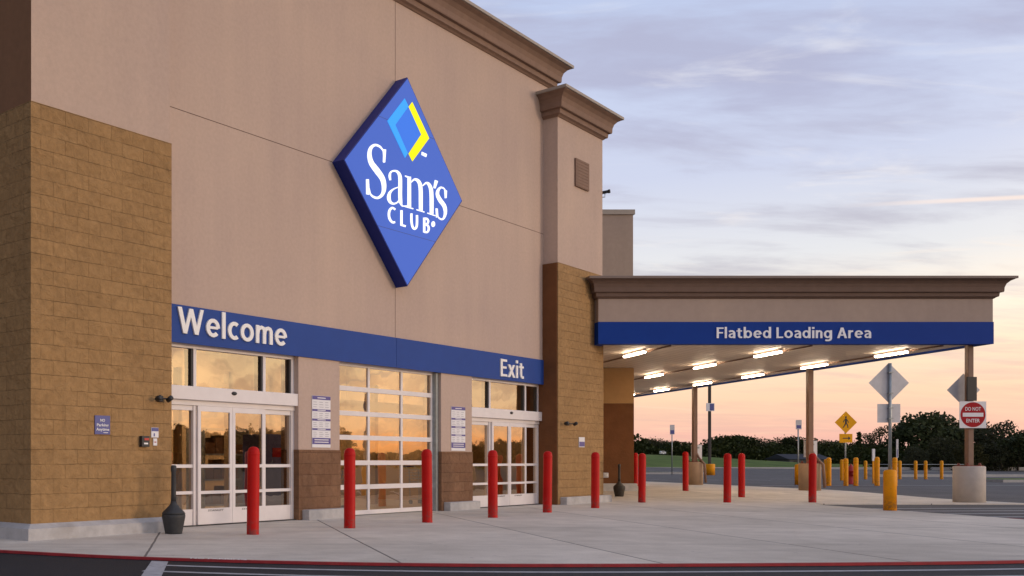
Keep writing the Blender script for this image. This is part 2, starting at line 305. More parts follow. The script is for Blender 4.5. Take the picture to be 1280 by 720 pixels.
# ------------------------------------------------------------------ object helpers
def tag(o, label=None, cat=None, group=None, kind=None):
    if label: o['label'] = label
    if cat: o['category'] = cat
    if group: o['group'] = group
    if kind: o['kind'] = kind
    return o
FR = {}
def thing(name, label, cat, loc=(0, 0, 0), rz=0, group=None):
    o = bpy.data.objects.new(name, None); COL.objects.link(o); o.empty_display_size = .3
    o.location = loc; o.rotation_euler = (0, 0, rz)
    FR[o.name] = (Vector(loc), rz)
    return tag(o, label, cat, group)
def fac(u, wv, z=0.0):                       # facade frame (u along the front, w inwards) -> world
    return Vector(((u - wv) / S2, (u + wv) / S2, z))
class MB:
    """collects geometry in world coordinates"""
    def __init__(s, frame=None): s.v = []; s.f = []; s.mi = []; s.cur = 0; s.fr = frame; s.sm = []
    def P(s, p): return s.fr(*p) if s.fr else Vector(p)
    def face(s, pts, smooth=False):
        i = len(s.v); s.v += [s.P(p) for p in pts]; s.f.append(tuple(range(i, i + len(pts)))); s.mi.append(s.cur); s.sm.append(smooth)
    def box(s, a, b, bev=0):
        x0, y0, z0 = [min(a[i], b[i]) for i in range(3)]; x1, y1, z1 = [max(a[i], b[i]) for i in range(3)]
        if not bev:
            i = len(s.v)
            s.v += [s.P(p) for p in [(x0,y0,z0),(x1,y0,z0),(x1,y1,z0),(x0,y1,z0),(x0,y0,z1),(x1,y0,z1),(x1,y1,z1),(x0,y1,z1)]]
            for q in [(0,3,2,1),(4,5,6,7),(0,1,5,4),(1,2,6,5),(2,3,7,6),(3,0,4,7)]:
                s.f.append(tuple(i + k for k in q)); s.mi.append(s.cur); s.sm.append(False)
            return
        bm = bmesh.new(); bmesh.ops.create_cube(bm, size=1)
        for v in bm.verts: v.co = Vector(((x0+x1)/2 + v.co.x*(x1-x0), (y0+y1)/2 + v.co.y*(y1-y0), (z0+z1)/2 + v.co.z*(z1-z0)))
        bmesh.ops.bevel(bm, geom=bm.edges[:], offset=bev, segments=2, affect='EDGES', profile=.5)
        s.addbm(bm)
    def addbm(s, bm, smooth=False):
        i = len(s.v); bm.verts.ensure_lookup_table()
        s.v += [s.P(tuple(v.co)) for v in bm.verts]
        for f in bm.faces: s.f.append(tuple(i + v.index for v in f.verts)); s.mi.append(s.cur); s.sm.append(smooth)
        bm.free()
    def lathe(s, c, prof, n=24, smooth=True):          # prof [(r,z)], bottom to top
        i = len(s.v)
        for r, z in prof:
            for k in range(n):
                a = 2 * math.pi * k / n; s.v.append(s.P((c[0] + r*math.cos(a), c[1] + r*math.sin(a), c[2] + z)))
        for j in range(len(prof) - 1):
            for k in range(n):
                s.f.append((i+j*n+k, i+j*n+(k+1)%n, i+(j+1)*n+(k+1)%n, i+(j+1)*n+k)); s.mi.append(s.cur); s.sm.append(smooth)
        s.f.append(tuple(i + k for k in reversed(range(n)))); s.mi.append(s.cur); s.sm.append(False)
        j = len(prof) - 1; s.f.append(tuple(i+j*n+k for k in range(n))); s.mi.append(s.cur); s.sm.append(False)
    def tube(s, pts, r, n=8, smooth=True):
        pts = [s.P(p) for p in pts]; rs = r if isinstance(r, (list, tuple)) else [r] * len(pts)
        i = len(s.v)
        for k, p in enumerate(pts):
            t = (pts[min(k+1, len(pts)-1)] - pts[max(k-1, 0)]).normalized()
            a = t.cross(Vector((0, 0, 1)));  a = Vector((1, 0, 0)) if a.length < .05 else a.normalized()
            b = t.cross(a).normalized()
            for q in range(n):
                an = 2*math.pi*q/n; s.v.append(p + a*math.cos(an)*rs[k] + b*math.sin(an)*rs[k])
        for k in range(len(pts)-1):
            for q in range(n):
                s.f.append((i+k*n+q, i+k*n+(q+1)%n, i+(k+1)*n+(q+1)%n, i+(k+1)*n+q)); s.mi.append(s.cur); s.sm.append(smooth)
        s.f.append(tuple(i+q for q in reversed(range(n)))); s.mi.append(s.cur); s.sm.append(False)
        j = len(pts)-1; s.f.append(tuple(i+j*n+q for q in range(n))); s.mi.append(s.cur); s.sm.append(False)
    def prism(s, pts, vec):                            # pts planar loop, extruded by vec (before frame)
        n = len(pts); a = [Vector(p) for p in pts]; b = [p + Vector(vec) for p in a]
        s.face([tuple(p) for p in a]); s.face([tuple(p) for p in reversed(b)])
        for k in range(n): s.face([tuple(a[k]), tuple(b[k]), tuple(b[(k+1)%n]), tuple(a[(k+1)%n])])
    def build(s, name, mats, parent=None, loc=None, rz=0, fixn=True):
        if parent is not None:
            p = parent
            while p.name not in FR: p = p.parent
            L, rot = FR[p.name]
        else: L, rot = Vector(loc if loc else (0, 0, 0)), rz
        inv = Matrix.Rotation(-rot, 3, 'Z'); vv = [tuple(inv @ (v - L)) for v in s.v]
        me = bpy.data.meshes.new(name); me.from_pydata(vv, [], s.f)
        for m in (mats if isinstance(mats, (list, tuple)) else [mats]): me.materials.append(m)
        for i, p in enumerate(me.polygons): p.material_index = s.mi[i]; p.use_smooth = s.sm[i]
        if fixn:
            bm = bmesh.new(); bm.from_mesh(me); bmesh.ops.recalc_face_normals(bm, faces=bm.faces[:]); bm.to_mesh(me); bm.free()
        me.update()
        o = bpy.data.objects.new(name, me); COL.objects.link(o)
        if parent is not None: o.parent = parent
        else: o.location = L; o.rotation_euler = (0, 0, rot); FR[o.name] = (L, rot)
        return o
def copy_tree(src, loc, rz=None, parent=None, label=None):
    c = src.copy(); COL.objects.link(c)
    if parent is None:
        c.location = loc
        if rz is not None: c.rotation_euler = (0, 0, rz)
        if label: c['label'] = label
    else: c.parent = parent
    for ch in list(src.children): copy_tree(ch, None, parent=c)
    return c

# calibration helpers (real planes, real distances)
def uu(x, c):  Y = c / (1 - (x - PX) / FPX); return (2 * Y - c) / S2
def zz(x, y, c): Y = c / (1 - (x - PX) / FPX); return EYE + (HY - y) * Y / FPX
def sstep(a, b, t): t = min(1, max(0, (t - a) / (b - a))); return t * t * (3 - 2 * t)
def H(x, y):                                    # ground height
    h = .13 * sstep(29.5, 37, y)
    if y > 86: h += 2.15 * sstep(88, 140, y) * (1 - .75 * sstep(45, 75, x * 110 / max(y, 110)))
    return h
def gnd_pt(x, y):                               # ground point seen at pixel (x, y)
    Y = EYE * FPX / (y - HY)
    for _ in range(30):
        X = (x - PX) / FPX * Y; Y = .5 * Y + .5 * (EYE - H(X, Y)) * FPX / (y - HY)
    return Vector(((x - PX) / FPX * Y, Y, H((x - PX) / FPX * Y, Y)))
def ptY(x, Y): X = (x - PX) / FPX * Y; return Vector((X, Y, H(X, Y)))

# text as extruded mesh; cap height and width fitted; placed by fn(s, t, depth) -> point
def text_mesh(mb, body, width, height, place, depth=.02, bold=.018, capref=None):
    cu = bpy.data.curves.new('t', 'FONT'); cu.body = body; cu.size = 1; cu.offset = bold; cu.extrude = .5; cu.resolution_u = 4
    ob = bpy.data.objects.new('t', cu); COL.objects.link(ob)
    bpy.context.view_layer.update()
    me = bpy.data.meshes.new_from_object(ob.evaluated_get(bpy.context.evaluated_depsgraph_get()))
    xs = [v.co.x for v in me.vertices]; x0, x1 = min(xs), max(xs); cap = .73 if capref is None else capref
    i = len(mb.v)
    for v in me.vertices:
        p = place((v.co.x - x0) / (x1 - x0) * width, v.co.y / cap * height, (v.co.z + .5) * depth)
        mb.v.append(mb.P(p))
    for p in me.polygons: mb.f.append(tuple(i + k for k in p.vertices)); mb.mi.append(mb.cur); mb.sm.append(False)
    bpy.data.objects.remove(ob); bpy.data.meshes.remove(me); bpy.data.curves.remove(cu)

def arc(cx, cy, rx, ry, a0, a1, n=16): return [(cx+rx*math.cos(R(a0+(a1-a0)*k/n)), cy+ry*math.sin(R(a0+(a1-a0)*k/n))) for k in range(n+1)]
_h = .082
ARCH = [(.09, .40), (.115, .55), (.185, .63), (.27, .655), (.35, .625), (.395, .54), (.40, .42), (.40, 0)]
GL = {
 'W': (1.04, [([(.07, 1), (.29, .02)], 1), ([(.29, .02), (.52, .98)], .85), ([(.52, .98), (.75, .02)], 1), ([(.75, .02), (.97, 1)], .85)]),
 'e': (.58, [(arc(.30, .365, .215, .288, 0, 318), 1), ([(.10, .375), (.50, .375)], .68)]),
 'l': (.165, [([(_h, 0), (_h, 1.04)], 1)]),
 'c': (.47, [(arc(.295, .365, .21, .288, 52, 308), 1)]),
 'o': (.60, [(arc(.30, .365, .22, .288, 0, 360, 24), 1)]),
 'm': (.80, [([(_h, 0), (_h, .73)], 1), (ARCH, 1), ([(x+.318, y) for x, y in ARCH], 1)]),
 'n': (.485, [([(_h, 0), (_h, .73)], 1), (ARCH, 1)]),
 'E': (.50, [([(_h, 0), (_h, 1)], 1), ([(.1, .925), (.50, .925)], .88), ([(.1, .52), (.46, .52)], .84), ([(.1, .075), (.51, .075)], .88)]),
 'F': (.48, [([(_h, 0), (_h, 1)], 1), ([(.1, .925), (.49, .925)], .88), ([(.1, .50), (.45, .50)], .84)]),
 'L': (.47, [([(_h, 0), (_h, 1)], 1), ([(.1, .075), (.48, .075)], .88)]),
 'A': (.68, [([(.075, 0), (.335, .98)], 1), ([(.605, 0), (.345, .98)], 1), ([(.17, .29), (.51, .29)], .8)]),
 'x': (.56, [([(.07, 0), (.47, .73)], 1), ([(.49, 0), (.08, .73)], 1)]),
 'i': (.165, [([(_h, 0), (_h, .73)], 1), ([(_h, .86), (_h, 1.03)], 1.1)]),
 't': (.40, [([(.17, .90), (.17, .25), (.19, .13), (.25, .075), (.39, .075)], 1), ([(.0, .665), (.38, .665)], .78)]),
 'a': (.50, [([(.06, .60), (.16, .655), (.27, .66), (.37, .61), (.415, .50), (.418, .35), (.418, 0)], 1), ([(.41, .415), (.27, .40), (.13, .34), (.085, .21), (.13, .095), (.24, .07), (.35, .12), (.41, .20)], .85)]),
 'b': (.60, [([(_h, 0), (_h, 1.04)], 1), (arc(.32, .365, .20, .288, 0, 360, 24), .95)]),
 'd': (.59, [([(.50, 0), (.50, 1.04)], 1), (arc(.275, .365, .20, .288, 0, 360, 24), .95)]),
 'g': (.59, [([(.50, .73), (.50, -.03), (.465, -.14), (.38, -.205), (.25, -.215), (.11, -.19)], 1), (arc(.275, .365, .20, .288, 0, 360, 24), .95)]),
 'r': (.36, [([(_h, 0), (_h, .73)], 1), ([(.09, .40), (.12, .55), (.20, .635), (.35, .65)], 1)])}
def write(mb, body, width, cap, place, depth=.02, wt=.148, gap=.09):
    tot = sum(.27 if ch == ' ' else GL[ch][0]+gap for ch in body)-gap; kx = width/tot; x0 = 0; n = 0
    for ch in body:
        if ch == ' ': x0 += .27; continue
        adv, sts = GL[ch]
        for pts, wf in sts:
            n += 1; dd = depth+.0007*(n % 4); h = wt*wf/2; L, Rr = [], []
            for i, p in enumerate(pts):
                a = pts[max(i-1, 0)]; b = pts[min(i+1, len(pts)-1)]
                if len(pts) > 17 and i in (0, len(pts)-1) and math.dist(pts[0], pts[-1]) < 1e-6: a, b = pts[-2], pts[1]
                q = math.hypot(b[0]-a[0], b[1]-a[1]); nx_, ny_ = -(b[1]-a[1])/q*h, (b[0]-a[0])/q*h
                if ch in 'WAx' and len(pts) == 2: nx_, ny_ = (h*1.04*(1 if ny_ > 0 or nx_ > 0 else -1)/max(.6, abs(b[1]-a[1])/q), 0) if abs(b[1]-a[1]) > .3 else (0, h)
                L.append((p[0]+nx_, p[1]+ny_)); Rr.append((p[0]-nx_, p[1]-ny_))
            f = lambda q, z: place((x0+q[0])*kx, q[1]*cap, z)
            for i in range(len(pts)-1):
                mb.face([f(L[i], dd), f(L[i+1], dd), f(Rr[i+1], dd), f(Rr[i], dd)])
                mb.face([f(L[i], 0), f(L[i+1], 0), f(L[i+1], dd), f(L[i], dd)]); mb.face([f(Rr[i], dd), f(Rr[i+1], dd), f(Rr[i+1], 0), f(Rr[i], 0)])
            for i in (0, -1): mb.face([f(L[i], 0), f(L[i], dd), f(Rr[i], dd), f(Rr[i], 0)])
        x0 += adv+gap

# mitred sweep of a moulding profile along an open plan path
def sweep(mb, path, prof, z0, cap_ends=True):
    n = len(path); nr = []
    for i in range(n - 1):
        dx_, dy_ = path[i+1][0]-path[i][0], path[i+1][1]-path[i][1]; L = math.hypot(dx_, dy_); nr.append((dy_/L, -dx_/L))
    rows = []
    for i, p in enumerate(path):
        a = nr[max(i-1, 0)]; b = nr[min(i, n-2)]; k = 1 + a[0]*b[0] + a[1]*b[1]
        m = ((a[0]+b[0])/k, (a[1]+b[1])/k)
        rows.append([(p[0] + m[0]*o, p[1] + m[1]*o, z0 + z) for o, z in prof])
    for i in range(n - 1):
        for j in range(len(prof) - 1):
            mb.face([rows[i][j], rows[i+1][j], rows[i+1][j+1], rows[i][j+1]])
    return rows
CORN = [(0, 0), (.02, .0), (.055, .035), (.11, .06), (.12, .15), (.12, .175), (.19, .185), (.20, .21), (.205, .33), (.24, .44), (.31, .52), (.385, .56), (.40, .575)]
CAPP = [(.40, .575), (.44, .578), (.44, .65), (.40, .66), (-.3, .66)]

# ================================================================== SETTING
# ---- ground
def sheet(name, xs, ys, m, dz=0.0, smooth=True):
    mb = MB()
    i = 0; nx = len(xs)
    for y in ys:
        for x in xs: mb.v.append(Vector((x, y, H(x, y) + dz)))
    for j in range(len(ys)-1):
        for k in range(nx-1):
            mb.f.append((j*nx+k, j*nx+k+1, (j+1)*nx+k+1, (j+1)*nx+k)); mb.mi.append(0); mb.sm.append(smooth)
    return tag(mb.build(name, m, fixn=False), kind='structure')
xs = [-1500, -600, -300, -150] + list(range(-100, 260, 10)) + [300, 400, 600, 1000, 2000]
ys = [-800, -300, -120] + list(range(-80, 28, 12)) + [29.5, 31, 33, 35, 37, 45, 55, 65, 75, 84, 88] + list(range(92, 150, 4)) + [160, 200, 260, 400, 800, 2500]
sheet('ground', xs, ys, M['grass'], -.06)
sheet('road', [-80, -40, 0, 9, 16, 40, 80, 140], [-60, -20, 0, 8, 16.0], M['asphalt'], -.03)
sheet('parking_lot', [-60, -20, 0, 20, 40, 60, 100, 140], [16.0, 22, 29.5, 31, 33, 35, 37, 45, 60, 72, 84], M['asphalt_grey'], -.03)
sheet('far_road', [42, 60, 80, 110, 150, 200], [84.0, 88, 96, 104], M['asphalt_grey'], -.02)

# ---- plaza outline
KP = [(-14, 20.5), (-8, 16.4), (-4.6, 14.15), (-2.67, 13.05), (-.58, 12.05), (1.99, 11.40), (4.9, 11.28), (9.5, 11.68), (12.6, 12.7), (14.8, 14.6), (16.0, 17.2), (16.35, 20.5)]
def catmull(P, n=8):
    out = []
    for i in range(len(P)-1):
        p0, p1, p2, p3 = P[max(i-1, 0)], P[i], P[i+1], P[min(i+2, len(P)-1)]
        for k in range(n):
            t = k / n
            out.append(tuple(.5*((2*p1[q]) + (-p0[q]+p2[q])*t + (2*p0[q]-5*p1[q]+4*p2[q]-p3[q])*t*t + (-p0[q]+3*p1[q]-3*p2[q]+p3[q])*t**3) for q in range(len(p1))))
    out.append(tuple(P[-1])); return out
KC = catmull(KP)
def ribbon(mb, pts, off, wd, z, th=.0, frm=None, to=None):
    rows = []
    for i, p in enumerate(pts):
        if frm is not None and p[0] < frm: continue
        if to is not None and p[0] > to: continue
        a = pts[max(i-1, 0)]; b = pts[min(i+1, len(pts)-1)]; L = math.hypot(b[0]-a[0], b[1]-a[1])
        nx_, ny_ = (b[1]-a[1])/L, -(b[0]-a[0])/L       # to the right of travel (towards the road)
        rows.append(((p[0]+nx_*off, p[1]+ny_*off, z), (p[0]+nx_*(off+wd), p[1]+ny_*(off+wd), z)))
    for i in range(len(rows)-1):
        mb.face([rows[i][0], rows[i+1][0], rows[i+1][1], rows[i][1]])
        if th: mb.face([rows[i][1], rows[i+1][1], (*rows[i+1][1][:2], z-th), (*rows[i][1][:2], z-th)])
mb = MB()
cx = [p[0] for p in KC]
for i in range(len(KC)-1):
    (xa, ya), (xb, yb) = KC[i], KC[i+1]
    if xb <= xa: continue
    mb.face([(xa, ya, 0), (xb, yb, 0), (xb, 27.5, 0), (xa, 27.5, 0)])
xe = KC[-1][0]
ys_ = [27.5, 29.5, 31, 32, 33, 34, 35, 36, 37, 42, 52.6]
for a, b in zip(ys_, ys_[1:]):
    for xa, xb in ((-14, 4), (4, xe), (xe, 22.7)):
        mb.face([(xa, a, H(0, a)), (xb, a, H(0, a)), (xb, b, H(0, b)), (xa, b, H(0, b))])
# edge faces
for a, b in zip(ys_, ys_[1:]): mb.face([(22.7, a, H(0, a)), (22.7, b, H(0, b)), (22.7, b, H(0, b)-.1), (22.7, a, H(0, a)-.1)])
mb.face([(xe, 27.5, 0), (22.7, 27.5, 0), (22.7, 27.5, -.1), (xe, 27.5, -.1)])
mb.face([(xe, KC[-1][1], 0), (xe, 27.5, 0), (xe, 27.5, -.1), (xe, KC[-1][1], -.1)])
pl = mb.build('plaza', M['paving'], fixn=False)
bm = bmesh.new(); bm.from_mesh(pl.data); bmesh.ops.remove_doubles(bm, verts=bm.verts[:], dist=.001); bmesh.ops.recalc_face_normals(bm, faces=bm.faces[:])
if sum(f.normal.z for f in bm.faces) < 0: bmesh.ops.reverse_faces(bm, faces=bm.faces[:])
bm.to_mesh(pl.data); bm.free()
tag(pl, kind='structure')
mb = MB(); ribbon(mb, KC, -.005, .085, .005, .03); tag(mb.build('red_kerb', M['kerb_red'], fixn=False), kind='structure')
mb = MB()
text_mesh(mb, 'NO PARKING', .70, .12, lambda s_, t_, d_: (lambda q: (q[0], q[1], .0075 + d_))((-.16 + s_*.94, 11.84 - s_*.26 + t_)), .001, .02)
tag(mb.build('kerb_lettering', M['sign_white'], loc=(-.2, 11.9, 0)), 'worn white stencilled words on the red kerb line below the Welcome doors', 'lettering')
# ---- road markings
mb = MB()
for off in (.52, 1.13, 1.74, 2.4): ribbon(mb, KC, off, .11, -.026, frm=-.35 if off < 1 else -.5, to=15.2)
mb.face([(-.62, 12.02-.13, -.024), (-.42, 11.93-.13, -.024), (-.47, 7, -.024), (-.70, 7, -.024)])
for k in range(5):
    y0 = 20.0 + k * 1.25; mb.face([(16.6, y0, -.026), (21.5, y0+.4, -.026), (21.5, y0+.58, -.026), (16.6, y0+.18, -.026)])
for k in range(9):
    x0 = 26 + k * 2.8; mb.face([(x0, 56, .104), (x0+.1, 56, .104), (x0+.1, 61, .104), (x0, 61, .104)])
mb.face([(24.5, 44, .104), (52, 44, .104), (52, 44.25, .104), (24.5, 44.25, .104)])
tag(mb.build('road_marking', M['paint'], fixn=False), kind='structure')
# ---- far kerbs
mb = MB()
mb.box((8, 84.0, -.1), (42, 84.3, H(0, 84)+.12)); mb.box((41.7, 84.3, -.1), (42, 104, .25)); mb.box((46, 68.8, 0), (150, 69.6, H(0, 70)+.14)); mb.box((42, 104, 0), (200, 104.4, H(60, 104)+.14))
tag(mb.build('far_kerb', M['kerb']), kind='structure')
mb = MB(); mb.box((40.2, 50.5, 0), (64, 53.5, .24)); isl = tag(mb.build('kerb_island', M['kerb']), kind='structure')
mb = MB(); mb.box((40.5, 50.8, .1), (63.7, 53.2, .262)); tag(mb.build('island_grass', M['grass']), kind='structure')

# ================================================================== STORE BUILDING
CW, CG, CP = 17.87, 18.10, 17.30            # planes: wall, glazing, pilaster front (Y - X = c)
W, G, P = CW/S2, CG/S2, CP/S2
B = thing('store_building', 'tan stucco store front with block pilasters, blue band and glazed entrances', 'building', tuple(fac(18.5, W)), R(45))
F = fac
WR = 26.0                                    # right end of the tall wall
WT = 11.27
mb = MB(F)
mb.box((10.9, W, 3.23), (WR, W+.5, WT+.62)); mb.box((15.26, W, 0), (16.58, W+.45, 3.23)); mb.box((20.45, W, 0), (21.83, W+.45, 3.23))
mb.box((10.9, W, 0), (11.48, W+.45, 3.23))
mb.build('wall', M['stucco'], B)
ju = uu(494, CW)
mb = MB(F); mb.box((11.4, W-.0025, 7.259), (25.6, W+.01, 7.271)); mb.build('control_joint', M['joint'], B)
mb = MB(F); mb.box((ju-.006, W-.003, 3.88), (ju+.006, W+.01, WT)); mb.build('control_joint', M['joint'], B)
for a, b in ((15.26, 16.58), (20.45, 21.83)):
    mb = MB(F); mb.box((a-.012, W-.02, .0), (b+.012, W+.44, 1.385)); pb = mb.build('pier_facing', M['block_brown'], B)
    mb = MB(F); mb.box((a+.10, W-.19, -.02), (b+.08, W+.1, .20), .012); mb.build('footing', M['concrete_foot'], pb)
mb = MB(F); mb.box((11.40, W-.035, 3.215), (ju-.005, W+.01, 3.87)); mb.box((ju+.005, W-.035, 3.215), (25.56, W+.01, 3.87))
mb.box((ju-.02, W-.02, 3.22), (ju+.02, W+.01, 3.865))
tag(mb.build('sign_band', M['band'], B), 'painted blue band above the doors')
# main cornice
mb = MB(F); rows = sweep(mb, [(10.0, W), (WR, W), (WR, W+3)], CORN, WT-.0)
mb.build('cornice', M['cornice'], B, fixn=False)
mb = MB(F); sweep(mb, [(10.0, W), (WR, W), (WR, W+3)], CAPP, WT); mb.build('cornice_cap', M['cap'], B, fixn=False)
mb = MB(F); mb.box((WR-.5, W+.5, 6), (WR, W+3, WT+.62)); mb.build('return_wall', M['stucco'], B)
# pilasters
def pilaster(u0, u1, label, dep, foot_side):
    PT = 10.33
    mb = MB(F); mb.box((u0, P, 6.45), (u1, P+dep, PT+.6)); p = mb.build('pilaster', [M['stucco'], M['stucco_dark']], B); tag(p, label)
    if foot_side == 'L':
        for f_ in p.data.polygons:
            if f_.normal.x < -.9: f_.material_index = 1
    mb = MB(F); mb.box((u0-.02, P-.02, 0), (u1+.02, P+dep, 6.45)); mb.build('block_base', M['block'], p)
    mb = MB(F); a = u0-.16 if foot_side == 'L' else u0+.12
    prof = [(.02, .235), (.03, .235), (.16, .17), (.17, -.02)]
    if foot_side == 'L': sweep(mb, [(u0, P+dep), (u0, P), (u1-.02, P)], prof, 0); mb.face([(u1-.02, P-.17, -.02), (u1-.02, P-.16, .17), (u1-.02, P, .235), (u1-.02, P, -.02)])
    else: mb.box((a, P-.20, -.02), (u1+.18, P+.3, .2), .02)
    mb.build('footing', M['concrete_foot'], p, fixn=foot_side != 'L')
    mb = MB(F); path = [(u0, P+dep), (u0, P), (u1, P), (u1, P+dep)]; sweep(mb, path, CORN, PT); mb.build('cornice', M['cornice'], p, fixn=False)
    mb = MB(F); sweep(mb, path, CAPP, PT); mb.build('cornice_cap', M['cap'], p, fixn=False)
    return p
pilaster(8.64, 11.43, 'left pilaster with tall split block base', 3.2, 'L')
pr = pilaster(25.54, 28.33, 'right pilaster beside the loading canopy', 2.6, 'R')
# brown inner return of the right pilaster (door side)
for f_ in pr.data.polygons: pass
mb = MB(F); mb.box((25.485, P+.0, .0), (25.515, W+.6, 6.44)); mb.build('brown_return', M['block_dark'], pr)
# rest of the building (behind)
RX, RY = 15.13, 35.4
mb = MB(); mb.box((10.6, RY, 3.2), (RX, 95, 9.86)); bw = mb.build('rear_wall', M['stucco_rear'], B); tag(bw, 'greyed tan wall rising behind the canopy')
mb = MB(); mb.box((10.6, RY-.02, .38), (RX+.02, 95, 3.2)); mb.build('rear_wall_base', M['block_dark'], B)
mb = MB(); mb.box((10.6, RY-.02, 3.203), (RX+.02, 95, 4.44)); mb.build('rear_wall_lit_band', M['lamplit_stucco'], B)  # wall strip under the canopy, lamp light painted in as gold
mb = MB(); mb.box((10.6, RY-.14, .0), (RX+.1, 95, .38), .02); mb.build('rear_footing', M['concrete_foot'], B)
mb = MB(); mb.box((10.5, RY-.05, 9.86), (RX+.05, 95, 10.03)); mb.build('parapet_cap', M['cap'], B)
mb = MB(); mb.box((10.6, 31.6, 0), (11.1, RY, 8.0)); mb.build('side_wall', M['stucco'], B)
q = [(-3.2, 17.5), (-30, 17.5), (-30, 95), (10.6, 95), (10.6, 30.5)]
mb = MB(); mb.face([(x, y, 8.0) for x, y in q]); mb.build('roof', M['cap'], B, fixn=False)
mb = MB(); mb.box((-30, 17.5, 0), (-4.2, 18, 8)); mb.build('left_wall', M['stucco'], B)
# vestibule seen through the glass
mb = MB(F); mb.box((11.2, G+6.2, 0), (25.6, G+6.3, 4.2)); mb.box((11.2, G+.3, 0), (11.3, G+6.2, 4.2)); mb.box((25.3, G+.3, 0), (25.4, G+6.2, 4.2))
for u_ in (13.2, 15.0, 16.6, 18.0, 19.3, 22.3, 24.6): mb.box((u_, G+3.0, 0), (u_+.12, G+3.15, 3.2))
mb.box((11.3, G+3.0, 2.5), (25.3, G+3.15, 2.75))
mb.build('vestibule_wall', M['int_wall'], B)
mb = MB(F); mb.box((11.2, G+.2, -.04), (25.6, G+6.2, .012)); mb.build('vestibule_floor', M['int_floor'], B)
mb = MB(F); mb.box((11.2, G+.3, 4.2), (25.6, G+6.3, 4.3)); mb.build('vestibule_ceiling', M['int_wall'], B)

# automatic doors
def door_unit(u0, u1, uc, label):
    d_ = MB(F); y0, y1 = G-.05, G+.06
    zt, zh1, zh0 = 3.21, 2.48, 2.19
    L, Rr = uc-.93, uc+.93
    fr_ = MB(F)
    fr_.box((u0, y0, zt-.05), (u1, y1, zt+.02))
    fr_.box((u0, y0-.10, zh0+.05), (u1, y1, zh1), .008)            # operator header
    fr_.box((u0, y0-.02, zh0-.04), (u1, y1, zh0+.048))
    for a, b in ((u0, u0+.07), (u1-.09, u1), (L-.035, L+.035), (Rr-.035, Rr+.035)):
        fr_.box((a, y0, 0), (b, y1, zh0-.045)); fr_.box((a, y0, zh1+.002), (b, y1, zt-.052))
    for a, b in ((u0+.07, L-.035), (Rr+.035, u1-.09)):              # side lights
        fr_.box((a, y0+.02, 0), (b, y1-.01, .30)); fr_.box((a, y0+.02, .57), (b, y1-.02, .625)); fr_.box((a, y0+.02, 1.04), (b, y1-.02, 1.10)); fr_.box((a, y0+.02, 2.06), (b, y1-.02, 2.148))
    root = fr_.build('automatic_door', M['white_metal'], B); tag(root, label)
    for a, b in ((L+.037, uc-.004), (uc+.004, Rr-.037)):
        lf = MB(F); k0, k1 = y0-.045, y0-.003
        lf.box((a, k0, .025), (a+.07, k1, 2.145)); lf.box((b-.07, k0, .025), (b, k1, 2.145))
        for z0, z1 in ((.025, .31), (.57, .625), (1.04, 1.10), (2.05, 2.145)): lf.box((a+.07, k0, z0), (b-.07, k1, z1))
        lf.build('door_leaf', M['white_metal'], root)
        tx = MB(F); mid = (a+b)/2
        text_mesh(tx, 'STANLEY', .40, .032, lambda s_, t_, dd: (mid-.2+s_+t_*.3, k0-.001-dd, .255+t_), .002, .01)
        tx.build('door_lettering', M['ink'], root)
    gl = MB(F)
    def pane(a, b, z0, z1, yy): gl.face([(a, yy, z0), (b, yy, z0), (b, yy, z1), (a, yy, z1)])
    for a, b in ((u0+.07, L-.035), (L+.035, Rr-.035), (Rr+.035, u1-.09)): pane(a, b, zh1, zt-.05, G+.01)
    for a, b in ((u0+.07, L-.035), (Rr+.035, u1-.09)):
        for z0, z1 in ((.30, .57), (.625, 1.04), (1.10, 2.06)): pane(a, b, z0, z1, G+.012)
    for a, b in ((L+.107, uc-.074), (uc+.074, Rr-.107)):
        for z0, z1 in ((.31, .57), (.625, 1.04), (1.10, 2.05)): pane(a, b, z0, z1, y0-.025)
    gl.build('glass', M['glass'], root, fixn=False)
    for m_ in (L, Rr, u1-.055):
        dk = MB(F); dk.box((m_-.075, G-.03, zh1+.003), (m_-.036, G+.14, zt-.053)); dk.build('gasket', M['black'], root)
    dk = MB(F); dk.box((u0, y0-.06, 0.003), (u1, y1+.05, .02)); dk.build('threshold', M['black'], root)
    se = MB(F); bmx = bmesh.new(); bmesh.ops.create_uvsphere(bmx, u_segments=14, v_segments=8, radius=1)
    for v in bmx.verts: v.co = Vector((uc-.02 + v.co.x*.07, y0-.10+v.co.y*.04, 2.40+v.co.z*.035))
    se.addbm(bmx, True); se.build('motion_sensor', M['black'], root)
    return root
door_unit(11.50, 15.27, 13.45, 'sliding glass doors under the Welcome lettering')
door_unit(21.84, 25.52, 23.83, 'sliding glass doors under the Exit lettering')
# overhead door
mb = MB(F); o0, o1 = 16.59, 20.33; rails = [.06, .61, 1.125, 1.66, 2.17, 2.69, 3.21]
ry = G+.02
for i, z in enumerate(rails): mb.box((o0, ry-.03, z-(.05 if i else .04)), (o1, ry+.02, z+(.05 if i else .05)))
for u_ in (o0+.02, 17.82, 19.07, o1-.03):
    for a, b in zip(rails, rails[1:]): mb.box((u_-.035, ry-.026, a+.051), (u_+.035, ry+.015, b-.051))
od = mb.build('overhead_door', M['white_metal'], B); tag(od, 'glazed sectional roll up door between the two piers')
mb = MB(F)
for i, (a, b) in enumerate(zip(rails, rails[1:])):
    for c0, c1 in ((o0+.03, 17.785), (17.855, 19.035), (19.105, o1-.06)): mb.face([(c0, ry, a+.05), (c1, ry, a+.05), (c1, ry, b-.05), (c0, ry, b-.05)])
mb.build('glass', M['glass'], od, fixn=False)
